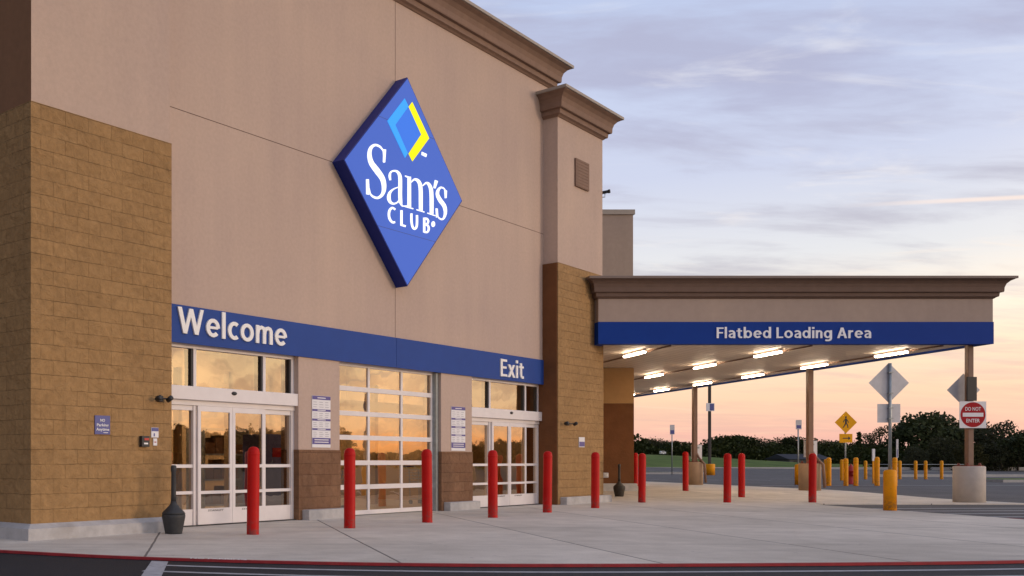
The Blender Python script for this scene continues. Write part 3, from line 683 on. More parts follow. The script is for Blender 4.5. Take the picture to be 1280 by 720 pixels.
mb = MB(F); mb.box((o1, G-.10, 0), (o1+.10, G+.06, 3.21)); mb.box((o0, G+.08, 0), (o1, G+.1, .05)); mb.build('door_track', M['grey_metal'], od)

# ================================================================== DIAMOND SIGN
CF = 17.45; FS = CF/S2
su, sz, sr = 18.61, 7.25, 2.28
sg = thing('diamond_sign', 'large lit blue diamond wall sign reading Sam\'s Club high on the facade', 'sign', tuple(fac(su, W-.02, sz-sr)), R(45))
dia = [(su, sz-sr), (su+sr, sz), (su, sz+sr), (su-sr, sz)]
mb = MB(F); mb.prism([(a, FS+.004, b) for a, b in dia], (0, W-FS-.006, 0)); mb.build('cabinet', M['cabinet'], sg)
s2 = sr-.035; mb = MB(F); mb.prism([(su, FS-.004, sz-s2), (su+s2, FS-.004, sz), (su, FS-.004, sz+s2), (su-s2, FS-.004, sz)], (0, .006, 0)); fc = mb.build('sign_face', M['face_blue'], sg)
for z in (6.11, 8.42): mb = MB(F); hw = s2-abs(z-sz); mb.box((su-hw, FS-.0055, z-.004), (su+hw, FS-.003, z+.004)); mb.build('face_seam', M['seam'], fc)
def onf(x, y, dep): return (uu(x, CF), FS-dep, zz(x, y, CF))
def poly(mb, pts, sc_, ox, oy, dep):
    P3 = [onf(ox+x/sc_, oy+y/sc_, dep) for x, y in pts]; mb.prism(P3, (0, .02, 0))
LX = dict(D=(7.2, 480, 110), A=(9, 450, 170), B=(9, 500, 210), C=(14.4, 470, 250))
for nm, m_, pts in (('logo_field', 'face_mid', [(217, 170), (330, 420), (212, 588), (98, 333)]),
                    ('logo_chevron', 'face_light', [(182, 95), (216, 167), (97, 333), (210, 588), (185, 630), (27, 297)]),
                    ('logo_chevron', 'face_yellow', [(250, 128), (218, 172), (331, 420), (218, 592), (252, 660), (402, 453)])):
    mb = MB(F); poly(mb, pts, *LX['D'], .012 if nm == 'logo_field' else .016); o = mb.build(nm, M[m_], sg)
    if m_ == 'face_light': tag(o, 'light blue left chevron')
    if m_ == 'face_yellow': tag(o, 'yellow right chevron')
cnt = [0]
def stroke(mb, pts, key, n=7):
    cnt[0] += 1; dep = .018 + .0009*cnt[0]
    C_ = catmull(pts, n) if len(pts) > 2 else pts
    sc_, ox, oy = LX[key]; Lf, Rt = [], []
    for i, p in enumerate(C_):
        a = C_[max(i-1, 0)]; b = C_[min(i+1, len(C_)-1)]; L = math.hypot(b[0]-a[0], b[1]-a[1]) or 1
        nx_, ny_ = -(b[1]-a[1])/L, (b[0]-a[0])/L; h = p[2]/2
        Lf.append((p[0]+nx_*h, p[1]+ny_*h)); Rt.append((p[0]-nx_*h, p[1]-ny_*h))
    q3 = lambda q: onf(ox+q[0]/sc_, oy+q[1]/sc_, dep)
    for i in range(len(C_)-1):
        mb.face([q3(Lf[i]), q3(Lf[i+1]), q3(Rt[i+1]), q3(Rt[i])])
def pol(mb, pts, key):
    cnt[0] += 1; poly(mb, pts, *LX[key], .018+.0009*cnt[0])
mb = MB(F)
stroke(mb, [(262,195,12),(250,165,16),(215,122,24),(160,104,28),(112,140,40),(98,215,50),(120,305,60),(185,395,68),(245,485,60),(262,580,52),(245,655,38),(195,697,28),(140,685,24),(102,645,18),(84,600,10)], 'A')
pol(mb, [(250,150),(286,154),(276,298),(262,302),(254,292),(256,220)], 'A')
pol(mb, [(64,488),(92,488),(97,580),(112,640),(92,662),(66,656)], 'A')
stroke(mb, [(332,500,22),(325,450,30),(338,408,20),(375,394,20),(415,408,30),(440,460,42),(443,560,44),(442,660,44),(446,755,44)], 'A')
stroke(mb, [(446,740,40),(462,785,18),(492,790,12),(520,785,8)], 'A')
stroke(mb, [(430,575,12),(370,598,16),(326,640,32),(314,695,44),(330,745,34),(368,764,22),(408,750,16),(432,715,10)], 'A')
stroke(mb, [(45,90,12),(92,112,26)], 'B'); stroke(mb, [(93,100,42),(93,445,44)], 'B'); stroke(mb, [(40,434,13),(140,462,13)], 'B')
stroke(mb, [(112,165,12),(148,132,22),(186,142,36),(212,185,44),(221,260,46),(222,360,46),(222,482,44)], 'B'); stroke(mb, [(172,471,13),(264,499,13)], 'B')
stroke(mb, [(240,205,12),(280,172,22),(312,186,36),(335,240,44),(342,320,46),(343,420,46),(343,520,44)], 'B'); stroke(mb, [(294,509,13),(386,540,13)], 'B')
pol(mb, [(384,138),(416,150),(388,232),(369,226)], 'B')
stroke(mb, [(503,280,10),(492,248,14),(468,226,18),(438,226,24),(412,262,36),(410,310,42),(440,368,48),(484,430,46),(497,500,38),(482,560,26),(455,580,20),(422,562,16),(402,530,10)], 'B')
pol(mb, [(490,245),(516,258),(512,340),(496,342)], 'B'); pol(mb, [(392,456),(411,458),(418,545),(398,560)], 'B')
stroke(mb, [(325,178,36),(270,147,40),(222,190,46),(208,270,46),(225,350,46),(272,405,42),(322,402,36)], 'C')
stroke(mb, [(434,188,46),(434,468,46)], 'C'); stroke(mb, [(425,452,36),(512,478,36)], 'C')
stroke(mb, [(612,246,42),(614,400,44),(636,495,42),(668,522,42),(700,495,42),(712,420,44),(712,276,42)], 'C')
stroke(mb, [(842,322,44),(842,590,44)], 'C'); stroke(mb, [(842,337,34),(890,346,40),(914,388,40),(892,436,36),(850,437,32)], 'C'); stroke(mb, [(850,446,32),(902,462,38),(922,522,42),(898,580,38),(842,582,34)], 'C')
pol(mb, [(1008+30*math.cos(t*math.pi/6), 438+52*math.sin(t*math.pi/6)) for t in range(12)], 'C')
pol(mb, [(330,578),(373,598),(368,624),(328,604)], 'D')
mb.build('sign_lettering', M['face_white'], sg, fixn=False)

# ================================================================== WALL LETTERING, SIGNS, FITTINGS
cb = CW-.06; WB = W-.036
def band_text(name, body, x0, x1, zb, zt, label):
    mb = MB(F); a, b = uu(x0, cb), uu(x1, cb)
    write(mb, body, b-a, zt-zb, lambda s_, t_, d_: (a+s_, WB-d_, zb+t_), .03)
    tag(mb.build(name, M['white_letter'], fixn=False, loc=tuple(fac((a+b)/2, WB, zb)), rz=R(45)), label, 'lettering')
band_text('wall_lettering', 'Welcome', 221.5, 357.5, 3.37, 3.83, 'white raised word Welcome on the blue band above the left doors')
band_text('wall_lettering', 'Exit', 625, 654, 3.30, 3.74, 'white raised word Exit on the blue band above the right doors')

def wall_plate(name, label, cat, x0, x1, y0, y1, c, m, th=.015, group=None, xm=None):
    xm = (x0+x1)/2; a, b = uu(x0, c), uu(x1, c); z1, z0 = zz(xm, y0, c), zz(xm, y1, c); wv = c/S2
    t = thing(name, label, cat, tuple(fac((a+b)/2, wv, z0)), R(45), group)
    mb = MB(F); mb.box((a, wv-th, z0), (b, wv-.001, z1), .003); mb.build('panel', m, t)
    return t, a, b, z0, z1, wv-th
# hours boards
def hours(x0, x1, y0, y1, label):
    t, a, b, z0, z1, f_ = wall_plate('hours_board', label, 'sign', x0, x1, y0, y1, CW, M['sign_white'], group='printed boards on the piers')
    h = z1-z0; mb = MB(F)
    for p0, p1 in ((0, .075), (.255, .30), (.44, .485), (.625, .665), (.81, .935)): mb.box((a+.004, f_-.002, z1-p1*h), (b-.004, f_+.004, z1-p0*h-.003))
    mb.build('printed_bar', M['purple'], t)
    mb = MB(F); rnd = random.Random(int(x0))
    for p0, p1 in ((.10, .24), (.32, .43), (.505, .61), (.685, .80)):
        for r_ in range(3):
            zc_ = z1-(p0+(r_+.5)*(p1-p0)/3)*h
            for a0, a1 in ((.06, .30), (.38, .62), (.70, .92)): mb.box((a+(b-a)*a0, f_-.0015, zc_-.006), (a+(b-a)*(a1-.08*rnd.random()), f_+.002, zc_+.006))
    mb.build('small_print', mat('grey_ink', (.42, .42, .46), .6) if 'grey_ink' not in bpy.data.materials else bpy.data.materials['grey_ink'], t)
    mb = MB(F)
    for p in (.04, .2775, .4625, .645, .85, .895):
        zc_ = z1-p*h; k = .28 if p < .8 else .12
        mb.box((a+(b-a)*k, f_-.004, zc_-.009), (b-(b-a)*k, f_-.0015, zc_+.009))
    mb.build('bar_print', M['sign_white'], t)
hours(389.5, 412.5, 495, 559.5, 'white and purple printed board on the pier right of the Welcome doors')
hours(563.5, 581, 508.5, 563.5, 'white and purple printed board on the pier left of the Exit doors')
# no parking sign
t, a, b, z0, z1, f_ = wall_plate('parking_sign', 'small blue No Parking Anytime sign on the left block pilaster', 'sign', 118, 137, 519.5, 543, CP-.03, M['sign_blue'])
mb = MB(F); wd = b-a; hh = z1-z0
for tx, k, zz_, w_ in (('NO', .34, .68, .30), ('Parking', .12, .43, .76), ('Anytime', .08, .20, .84)):
    text_mesh(mb, tx, wd*w_, hh*.15, lambda s_, t_, d_, k=k, q=zz_: (a+wd*k+s_, f_-.001-d_, z0+hh*q+t_), .003, .014)
mb.box((a+wd*.55, f_-.002, z0+hh*.08), (a+wd*.85, f_+.002, z0+hh*.11))
mb.build('sign_lettering', M['white_letter'], t)
# reader box
t, a, b, z0, z1, f_ = wall_plate('call_box', 'small black box with a red light on the left block pilaster', 'call box', 174, 183.5, 545, 558.5, CP-.03, M['black'], .07)
mb = MB(F); mb.box((a+.05, f_-.006, z1-.07), (b-.02, f_+.004, z1-.035)); mb.build('red_light', mat('dull_red_lens', (.5, .03, .02), .4), t)
mb = MB(F); mb.box((a+.04, f_-.006, z0+.04), (b-.04, f_+.004, z0+.065)); mb.build('keypad', M['white_letter'], t)
t, a, b, z0, z1, f_ = wall_plate('notice_plate', 'small white notice with a blue top right of the black call box', 'sign', 188.5, 197.5, 534.5, 547, CP-.03, M['sign_white'])
mb = MB(F); mb.box((a+.004, f_-.002, z1-.06), (b-.004, f_+.003, z1-.004)); mb.box((a+.05, f_-.002, z0+.02), (a+.075, f_+.003, z0+.07)); mb.build('printed_bar', M['sign_blue'], t)
t, a, b, z0, z1, f_ = wall_plate('push_plate', 'tiny white plate with red marks just under the blue topped notice', 'sign', 191, 195.8, 548, 557, CP-.03, M['sign_white'])
mb = MB(F); mb.box((a+.02, f_-.002, z0+.05), (b-.02, f_+.003, z0+.065)); mb.build('red_mark', M['sign_red'], t)
t, a, b, z0, z1, f_ = wall_plate('notice_plate', 'small pale notice on the right block pilaster', 'sign', 723.3, 730.3, 546.5, 559, CP-.03, M['sign_white'])
mb = MB(F); mb.box((a+.01, f_-.002, z0+.02), (b-.01, f_+.003, z0+(z1-z0)*.55)); mb.build('printed_bar', M['purple'], t)
# speaker panel on the upper pilaster
t, a, b, z0, z1, f_ = wall_plate('wall_vent', 'square tan louvred panel high on the right pilaster', 'vent', 718, 734.5, 201.5, 236, CP, M['cornice'], .05)
mb = MB(F); nl = 9
for k in range(nl): zc_ = z0+(k+.5)*(z1-z0)/nl; mb.box((a+.04, f_-.008, zc_-.018), (b-.04, f_+.004, zc_+.012))
mb.build('louvre', M['cornice'], t)
# twin fittings
def twin(x0, x1, y, label):
    c = CP-.03; a, b = uu(x0, c), uu(x1, c); z = zz((x0+x1)/2, y, c); wv = c/S2
    t = thing('security_camera', label, 'camera', tuple(fac((a+b)/2, wv, z)), R(45), 'black camera pairs on the pilasters')
    mb = MB(F); m_ = (a+b)/2; mb.box((m_-.05, wv-.06, z-.05), (m_+.05, wv, z+.05), .008); mb.tube([(a+.07, wv-.09, z), (b-.07, wv-.09, z)], .014, 8); mb.build('bracket', M['black'], t)
    for e in (a+.07, b-.06):
        mb = MB(F); mb.lathe((0, 0, 0), [(.015, -.07), (.038, -.06), (.044, 0), (.042, .045), (.02, .052)], 14)
        rot = Matrix.Rotation(R(75 if e < m_ else 62), 3, 'X'); off = fac(e, wv-.13, z)
        mb.v = [Matrix.Rotation(R(45), 3, 'Z') @ rot @ Matrix.Rotation(R(-45), 3, 'Z') @ (v) + off for v in mb.v]
        mb.build('camera_head', M['black'], t)
twin(188, 209, 498.5, 'black twin camera fitting at the edge of the left pilaster')
twin(701, 715, 529.5, 'black twin camera fitting on the right pilaster')
# roof-edge camera
zc_ = EYE + (HY-248)*28.9/FPX
q0 = fac(28.33, P+.1, zc_); t = thing('security_camera', 'small security camera on an arm off the side of the right pilaster, high up', 'camera', tuple(q0))
mb = MB(); mb.tube([tuple(q0+Vector((-.05, .05, -.0))), tuple(q0+Vector((.17, 0, 0))), tuple(q0+Vector((.17, 0, .12)))], .014); mb.build('arm', M['grey_metal'], t)
mb = MB(); a_, b_ = q0+Vector((.07, .05, .13)), q0+Vector((.24, -.05, .145)); mb.tube([tuple(a_), tuple(b_)], .045, 12); mb.tube([tuple(b_), tuple(b_+Vector((.05, -.03, .005)))], .055, 12); mb.build('camera_body', M['black'], t)

# ================================================================== LOADING CANOPY
CN = thing('loading_canopy', 'flat roofed loading canopy with blue Flatbed Loading Area band on brown columns', 'canopy', (16.5, 28, 0))
X0, X1, Y0, Y1 = 11.0, 22.0, 28.0, 51.55
mb = MB()
mb.box((X0, Y0, 5.04), (X1, Y0+.3, 5.9)); mb.box((X1-.3, Y0+.3, 5.04), (X1, Y1, 5.9)); mb.box((X0, Y0+.3, 5.04), (X0+.3, Y0+2.2, 5.9))
mb.build('fascia', mat('canopy_tan', (.40, .315, .26), .85, var=.04, vscale=5, extra=streaks, spec=.2), CN)
mb = MB(); mb.box((X0-.01, Y0-.015, 4.43), (X1+.015, Y0+.28, 5.045)); mb.box((X1-.28, Y0+.28, 4.43), (X1+.015, Y1, 5.045)); mb.box((X0-.01, Y0+.28, 4.43), (X0+.28, Y0+1.0, 5.045))
mb.build('sign_band', M['band2'], CN)
ZC = 5.69; pth = [(X0, Y0+1.2), (X0, Y0), (X1, Y0), (X1, Y1)]
CC = [(o*.9, z*.88) for o, z in CORN]; CC2 = [(o*.9, z*.88) for o, z in CAPP]
mb = MB(); sweep(mb, pth, CC, ZC); mb.build('cornice', M['canopy_cornice'], CN, fixn=False)
mb = MB(); sweep(mb, pth, CC2, ZC); mb.build('cornice_cap', mat('canopy_cap', (.20, .15, .125), .6, var=.08), CN, fixn=False)
mb = MB(); mb.box((X0+.29, Y0+.29, 4.46), (X1-.29, Y1, 4.55)); mb.build('soffit', M['soffit'], CN)
mb = MB(); mb.box((X0+.3, Y0+.3, 5.95), (X1-.3, Y1, 6.05)); mb.build('roof', M['cap'], CN)
for x, ye in ((12.9, 35.3), (16.9, 51.4), (20.6, 51.4)): mb = MB(); mb.tube([(x+.3, 28.4, 4.43), (x+.3, ye, 4.43)], .022, 8); mb.build('conduit', M['column'], CN)
mb = MB(); fx0, fx1 = (895-PX)/FPX*28, (1088-PX)/FPX*28
write(mb, 'Flatbed Loading Area', fx1-fx0, .30, lambda s_, t_, d_: (fx0+s_, Y0-.016-d_, 4.59+t_), .02)
mb.build('band_lettering', mat('pale_lettering', (.82, .84, .88), .5), CN, fixn=False)
# columns
def column(y, x, label, dia_, h, m_ped, down=True):
    g0 = H(x, y); cw = .088 if down else .075; mb = MB(); mb.box((x-cw, y-cw, g0+h), (x+cw, y+cw, 4.45), .01); c = mb.build('column', M['column'], CN); tag(c, label)
    mb = MB(); r = dia_/2; mb.lathe((x, y, g0), [(r, -.02), (r, h-.02), (r-.02, h)], 32); mb.build('pedestal', m_ped, c)
    mb = MB()
    for sx in (-.17, .17):
        for sy in (-.17, .17): mb.lathe((x+sx, y+sy, g0+h), [(.05, 0), (.05, .03), (.03, .05), (.03, .09)], 10)
    mb.box((x-.24, y-.24, g0+h), (x+.24, y+.24, g0+h+.02)); mb.build('base_plate', M['rust'], c)
    if down:
        mb = MB(); mb.tube([(x+.06, y+.14, 4.4), (x+.06, y+.14, g0+1.6), (x+.10, y-.16, g0+1.2), (x+.24, y-.38, g0+.92), (x+.28, y-.42, g0+.1)], .05, 10); mb.build('downspout', M['column'], c)
column(28.45, 21.68, 'front column on a round pale pedestal', .76, 1.02, M['pedestal'], False)
column(36.0, 21.72, 'middle column', .70, .96, M['pedestal_tan'])
column(44.2, 21.6, 'far column with a brown downpipe', .68, 1.0, M['pedestal_tan'])
# ceiling lights
def clight(x, y, label, src=[None]):
    if src[0] is None:
        t = thing('ceiling_light', label, 'light', (x, y, 4.45), 0, 'tube lights under the canopy')
        mb = MB(); mb.box((x-.05, y-.72, 4.385), (x+.05, y+.72, 4.458), .01); mb.build('housing', M['white_metal'], t)
        mb = MB(); mb.box((x-.055, y-.68, 4.335), (x+.055, y+.68, 4.384), .02); mb.build('lamp_tube', M['tube'], t)
        src[0] = t
    else: copy_tree(src[0], (x, y, 4.45), label=label)
rown = ['front', 'second', 'third', 'fourth', 'fifth', 'farthest']
for j, y in enumerate((30.1, 33.9, 37.7, 41.5, 45.2, 48.8)):
    for x, cn in ((12.9, 'building side'), (16.9, 'middle'), (20.6, 'outer')):
        if j > 0 and x < 13: continue
        if j > 2 and x < 17: continue
        clight(x, y, f'lit tube light in the {rown[j]} row under the canopy, {cn} line')
# small fitting low on rear wall
mb = MB(); p = ptY(757.5, 35.3); pz = EYE+(HY-594)*35.3/FPX
mb.box((p.x-.1, 35.31, pz-.09), (p.x+.1, 35.375, pz+.09), .02); mb.box((p.x-.06, 35.295, pz-.05), (p.x+.06, 35.32, pz+.05), .01)
tag(mb.build('utility_box', M['sign_back'], loc=(p.x, 35.37, pz-.09)), 'small pale utility box low on the dark brown wall under the canopy', 'utility box')

# ================================================================== BOLLARDS
def red_bollard():
    t = thing('red_bollard', '', 'bollard', (0, 0, 0), 0, 'red bollards in front of the store')
    r = .098; mb = MB(); mb.lathe((0, 0, 0), [(r+.004, -.02), (r, .01), (r, 1.275), (r*.985, 1.305), (r*.9, 1.34), (r*.7, 1.368), (r*.4, 1.383), (.01, 1.388)], 28)
    mb.build('sleeve', M['bollard'], t)
    mb = MB(); mb.lathe((0, 0, 0), [(r+.004, 1.255), (r+.005, 1.26), (r+.005, 1.268), (r+.002, 1.275)], 28); mb.build('cap_ring', M['bollard'], t)
    return t
rb = red_bollard(); first = True
RB = [(316, 668, 'red bollard in front of the Welcome doors, nearest and leftmost'), (437, 660, 'red bollard in front of the left side of the glazed overhead door'),
      (534, 653, 'red bollard in front of the right edge of the glazed overhead door'), (616, 647, 'red bollard in front of the Exit doors'),
      (684, 640.5, 'red bollard between the Exit doors and the right pilaster'), (744, 635, 'red bollard in front of the right pilaster'),
      (802.3, 628, 'red bollard just right of the brown ash urn, nearer of two close together'), (794.6, 607.5, 'red bollard just right of the dark brown wall corner, partly behind a nearer one'),
      (857, 613.5, 'red bollard left of the farthest canopy column'), (909, 628, 'nearer of two red bollards mid plaza under the canopy front'),
      (927, 621.5, 'farther of two red bollards mid plaza under the canopy front'), (1015.5, 628, 'rightmost red bollard, in front of the middle canopy column')]
for x, y, lb in RB:
    p = gnd_pt(x, y)
    if first: o = rb; o.location = p; o['label'] = lb; first = False
    else: o = copy_tree(rb, p, label=lb)
    o.rotation_euler = (R(math.sin(x)*.45), R(math.cos(x*1.7)*.45), x)
def yellow_bollard():
    t = thing('yellow_bollard', '', 'bollard', (0, 0, 0), 0, 'yellow bollards in the parking lot')
    r = .095; mb = MB(); mb.lathe((0, 0, 0), [(r+.004, -.05), (r, .01), (r, 1.11), (r*.9, 1.16), (r*.6, 1.19), (.01, 1.20)], 20); mb.build('sleeve', M['yellow'], t)
    mb = MB(); mb.lathe((0, 0, 0), [(r+.001, .98), (r+.006, .985), (r+.006, 1.03), (r+.001, 1.035)], 20); mb.build('reflector_band', M['yellow_sign'], t)
    return t
yb = yellow_bollard(); first = True
YB = [(1036, 606.5, 1, 'yellow bollard nearer of the close pair left of the hydrant'), (1032.5, 603.5, .95, 'yellow bollard farther of the close pair left of the hydrant'), (1057.3, 606.5, .97, 'yellow bollard immediately left of the fire hydrant'),
      (1069.8, 606.5, 1, 'yellow bollard immediately right of the fire hydrant'), (1096.3, 606.5, 1.02, 'yellow bollard alone beside the white marker post'),
      (1052.3, 600, .95, 'far small yellow bollard left of the pedestrian sign post'), (1081.9, 598.5, .9, 'far small yellow bollard at the left end of the wire rail'),
      (1118.5, 606.5, 1, 'yellow bollard half hidden behind the thick yellow sign post sleeve'),
      (1124.8, 598.5, .9, 'first far yellow rail bollard right of the tall sign post'), (1144.5, 598.5, .9, 'second far yellow rail bollard right of the tall sign post'),
      (1157, 598.5, .9, 'third far yellow rail bollard right of the tall sign post'), (1177, 598.5, .9, 'fourth far yellow rail bollard, nearest the do not enter column')]
rail = []
for x, y, s, lb in YB:
    p = gnd_pt(x, y)
    if abs(y-598.5) < .1: rail.append(p)
    if first: o = yb; o['label'] = lb; first = False
    else: o = copy_tree(yb, p, label=lb)
    o.location = p; o.scale = (s, s, s)
mb = MB(); rail.append(gnd_pt(1205, 598.5))
for zz_ in (.45, .85): mb.tube([(p.x, p.y, p.z+zz_) for p in rail], .02, 6)
tag(mb.build('wire_rail', M['grey_metal'], loc=tuple(rail[0])), 'thin grey wire rails strung between the far yellow bollards', 'railing')

# ================================================================== POLE SIGNS
def diamond_plate(mb, c, hd, th=.006):
    mb.prism([(c[0], c[1], c[2]-hd), (c[0]+hd, c[1], c[2]), (c[0], c[1], c[2]+hd), (c[0]-hd, c[1], c[2])], (0, th, 0))
# big back-facing sign
p = gnd_pt(1112.5, 638); s = p.y/FPX
t = thing('road_sign', 'unpainted backs of a diamond sign and a plate on a post in a yellow sleeve', 'sign', tuple(p))
mb = MB(); mb.tube([(p.x, p.y, p.z+.9), (p.x, p.y, EYE+(HY-454)*s)], .035, 10); mb.build('post', M['grey_metal'], t)
mb = MB(); mb.lathe(tuple(p), [(.135, -.02), (.135, .9), (.11, .95), (.02, .965)], 24); mb.build('sleeve', M['yellow'], t)
mb = MB(); diamond_plate(mb, (p.x, p.y+.037, EYE+(HY-478.5)*s), .475); mb.build('diamond_plate', M['sign_back'], t)
mb = MB(); zc_ = EYE+(HY-516.5)*s; mb.box((p.x-.27, p.y+.037, zc_-.22), (p.x+.27, p.y+.043, zc_+.22)); mb.build('lower_plate', M['sign_back'], t)
mb = MB()
for z in (478.5-13, 478.5+13, 510, 523): q = EYE+(HY-z)*s; mb.box((p.x-.05, p.y-.045, q-.012), (p.x+.05, p.y+.036, q+.012))
mb.build('bracket', M['grey_metal'], t)
# signs on front column
s = 28.3/FPX; cx_ = 21.68
t = thing('road_sign', 'grey back of a diamond sign fixed behind the right canopy column', 'sign', (cx_, 28.6, EYE+(HY-510)*s))
mb = MB(); diamond_plate(mb, (cx_-.03, 28.62, EYE+(HY-486.5)*s), .47); mb.build('diamond_plate', M['sign_back'], t)
mb = MB(); mb.box((cx_-.16, 28.30, EYE+(HY-501)*s), (cx_+.11, 28.345, EYE+(HY-471)*s), .006); mb.build('dark_plate', M['black'], t)  # plain dark plate in front of the column
t = thing('do_not_enter_sign', 'square white sign with red disc reading DO NOT ENTER on the right canopy column', 'sign', (cx_+.06, 28.2, EYE+(HY-535)*s))
cz = EYE+(HY-518.5)*s; cxx = (1214.5-PX)*s; yy = 28.25; hw = .375
mb = MB(); mb.box((cxx-hw, yy, cz-hw), (cxx+hw, yy+.012, cz+hw)); mb.build('panel', M['sign_white'], t)
mb = MB(); mb.prism([(cxx+.352*math.cos(k*math.pi/20), yy-.002, cz+.352*math.sin(k*math.pi/20)) for k in range(40)], (0, .004, 0)); mb.build('red_disc', M['sign_red'], t)
mb = MB(); mb.box((cxx-.29, yy-.004, cz-.055), (cxx+.29, yy-.001, cz+.055))
text_mesh(mb, 'DO NOT', .44, .105, lambda a_, b_, d_: (cxx-.22+a_, yy-.004-d_, cz+.115+b_), .002, .012)
text_mesh(mb, 'ENTER', .38, .105, lambda a_, b_, d_: (cxx-.19+a_, yy-.004-d_, cz-.215+b_), .002, .012)
mb.build('sign_lettering', M['sign_white'], t)
mb = MB(); mb.box((cxx-.2, yy+.013, cz-.03), (cxx+.1, yy+.1, cz+.03)); mb.build('bracket', M['grey_metal'], t)
# pedestrian sign
p = gnd_pt(1057.3, 605.0) ; p = Vector((p.x, p.y+.35, p.z)); s = p.y/FPX; px_ = (1056.6-PX)*s
t = thing('pedestrian_sign', 'yellow diamond pedestrian crossing sign with a small plate below', 'sign', (px_, p.y, p.z))
mb = MB(); mb.tube([(px_, p.y, p.z), (px_, p.y, EYE+(HY-517)*s)], .035, 8); mb.build('post', M['grey_metal'], t)
cz = EYE+(HY-528)*s; mb = MB(); diamond_plate(mb, (px_, p.y-.045, cz), .51); mb.build('diamond_plate', M['yellow_sign'], t)
mb = MB(); z0 = EYE+(HY-553.3)*s; z1 = EYE+(HY-542.3)*s; mb.box((px_-.30, p.y-.045, z0), (px_+.30, p.y-.038, z1)); mb.build('lower_plate', M['yellow_sign'], t)
mb = MB(); yy = p.y-.048
def bar(a, b, w_):
    a = Vector(a); b = Vector(b); dd = (b-a).normalized(); n_ = Vector((-dd.y, dd.x))*w_/2
    bar.k += .0006
    mb.prism([(px_+q.x, yy-bar.k, cz+q.y) for q in (a+n_, b+n_, b-n_, a-n_)], (0, .001, 0))
bar.k = 0
mb.prism([(px_+.0+.045*math.cos(k*math.pi/6), yy, cz+.235+.045*math.sin(k*math.pi/6)) for k in range(12)], (0, .001, 0))
for a_, b_, w_ in (((0, .18), (0, -.02), .09), ((0, -.01), (.08, -.14), .05), ((.08, -.14), (.09, -.25), .04), ((0, -.01), (-.06, -.14), .05), ((-.06, -.14), (-.13, -.24), .04), ((.01, .16), (.10, .05), .035), ((.10, .05), (.12, -.02), .03), ((-.01, .16), (-.09, .08), .035), ((-.09, .08), (-.12, .0), .03)): bar(a_, b_, w_)
mb.box((px_-.15, p.y-.049, (z0+z1)/2-.02), (px_+.15, p.y-.046, (z0+z1)/2+.02)); mb.prism([(px_+.11, p.y-.0495, (z0+z1)/2+.08), (px_+.22, p.y-.0495, (z0+z1)/2), (px_+.11, p.y-.0495, (z0+z1)/2-.08)], (0, .002, 0))
mb.build('pictogram', M['ink'], t)
# small pole signs
def small_sign(x, yb_, yt, pw, ph, label, base=True, m2='sign_back', rp=.028):
    p = gnd_pt(x, yb_); s = p.y/FPX; zt = EYE+(HY-yt)*s
    t = thing('pole_sign', label, 'sign', tuple(p), 0, 'small signs on thin poles')
    mb = MB(); mb.tube([tuple(p), (p.x, p.y, zt)], rp, 8); mb.build('pole', M['grey_metal'], t)
    mb = MB(); mb.box((p.x-pw/2, p.y-.045, zt-ph), (p.x+pw/2, p.y-.035, zt)); mb.build('panel', M[m2], t)
    mb = MB(); mb.box((p.x-pw/2+.03, p.y-.047, zt-ph+.04), (p.x+pw/2-.03, p.y-.044, zt-ph*.55)); mb.build('printed_bar', M['sign_blue'], t)
    if base: mb = MB(); mb.lathe(tuple(p), [(.14, -.02), (.14, .85), (.1, .9), (.03, .91)], 16); mb.build('sleeve', M['yellow'], t)
    return t
small_sign(997.7, 605.5, 525, .26, .42, 'small sign on a thin pole rising from a yellow sleeve beside the middle column')
small_sign(840, 593.5, 531, .36, .75, 'small sign on a thin pole in the grass left of the farthest canopy column', False, rp=.04)
small_sign(1121, 603, 549, .10, .9, 'thin pale marker pole behind the tall grey sign post', False, rp=.03)
p = gnd_pt(1091.8, 604); t = thing('marker_post', 'slim white marker post beside a yellow bollard', 'post', tuple(p))
mb = MB(); mb.box((p.x-.045, p.y-.02, p.z-.02), (p.x+.045, p.y+.02, p.z+1.05)); mb.build('post', M['yellow'], t)
mb = MB(); mb.box((p.x-.06, p.y-.025, p.z+1.05), (p.x+.06, p.y+.025, p.z+1.62)); mb.build('white_tip', M['sign_white'], t)
# panels on the far columns
def col_panel(x0, x1, y0, y1, Y, label):
    s = Y/FPX; a, b = (x0-PX)*s, (x1-PX)*s; z1, z0 = EYE+(HY-y0)*s, EYE+(HY-y1)*s
    t = thing('column_sign', label, 'sign', ((a+b)/2, Y, z0), 0, 'white boards behind the canopy columns')
    mb = MB(); mb.box((a, Y, z0), (b, Y+.02, z1), .004); mb.build('panel', M['sign_white'], t)
    mb = MB(); mb.box(((a+b)/2-.1, Y-.05, z0+.1), ((a+b)/2+.1, Y-.001, z0+.16)); mb.box(((a+b)/2-.1, Y-.05, z1-.16), ((a+b)/2+.1, Y-.001, z1-.1)); mb.build('bracket', M['grey_metal'], t)
col_panel(1005, 1021.5, 551, 571.5, 36.17, 'white board fixed behind the middle canopy column')
col_panel(864, 877.5, 556, 573.5, 44.37, 'white board fixed behind the farthest canopy column')
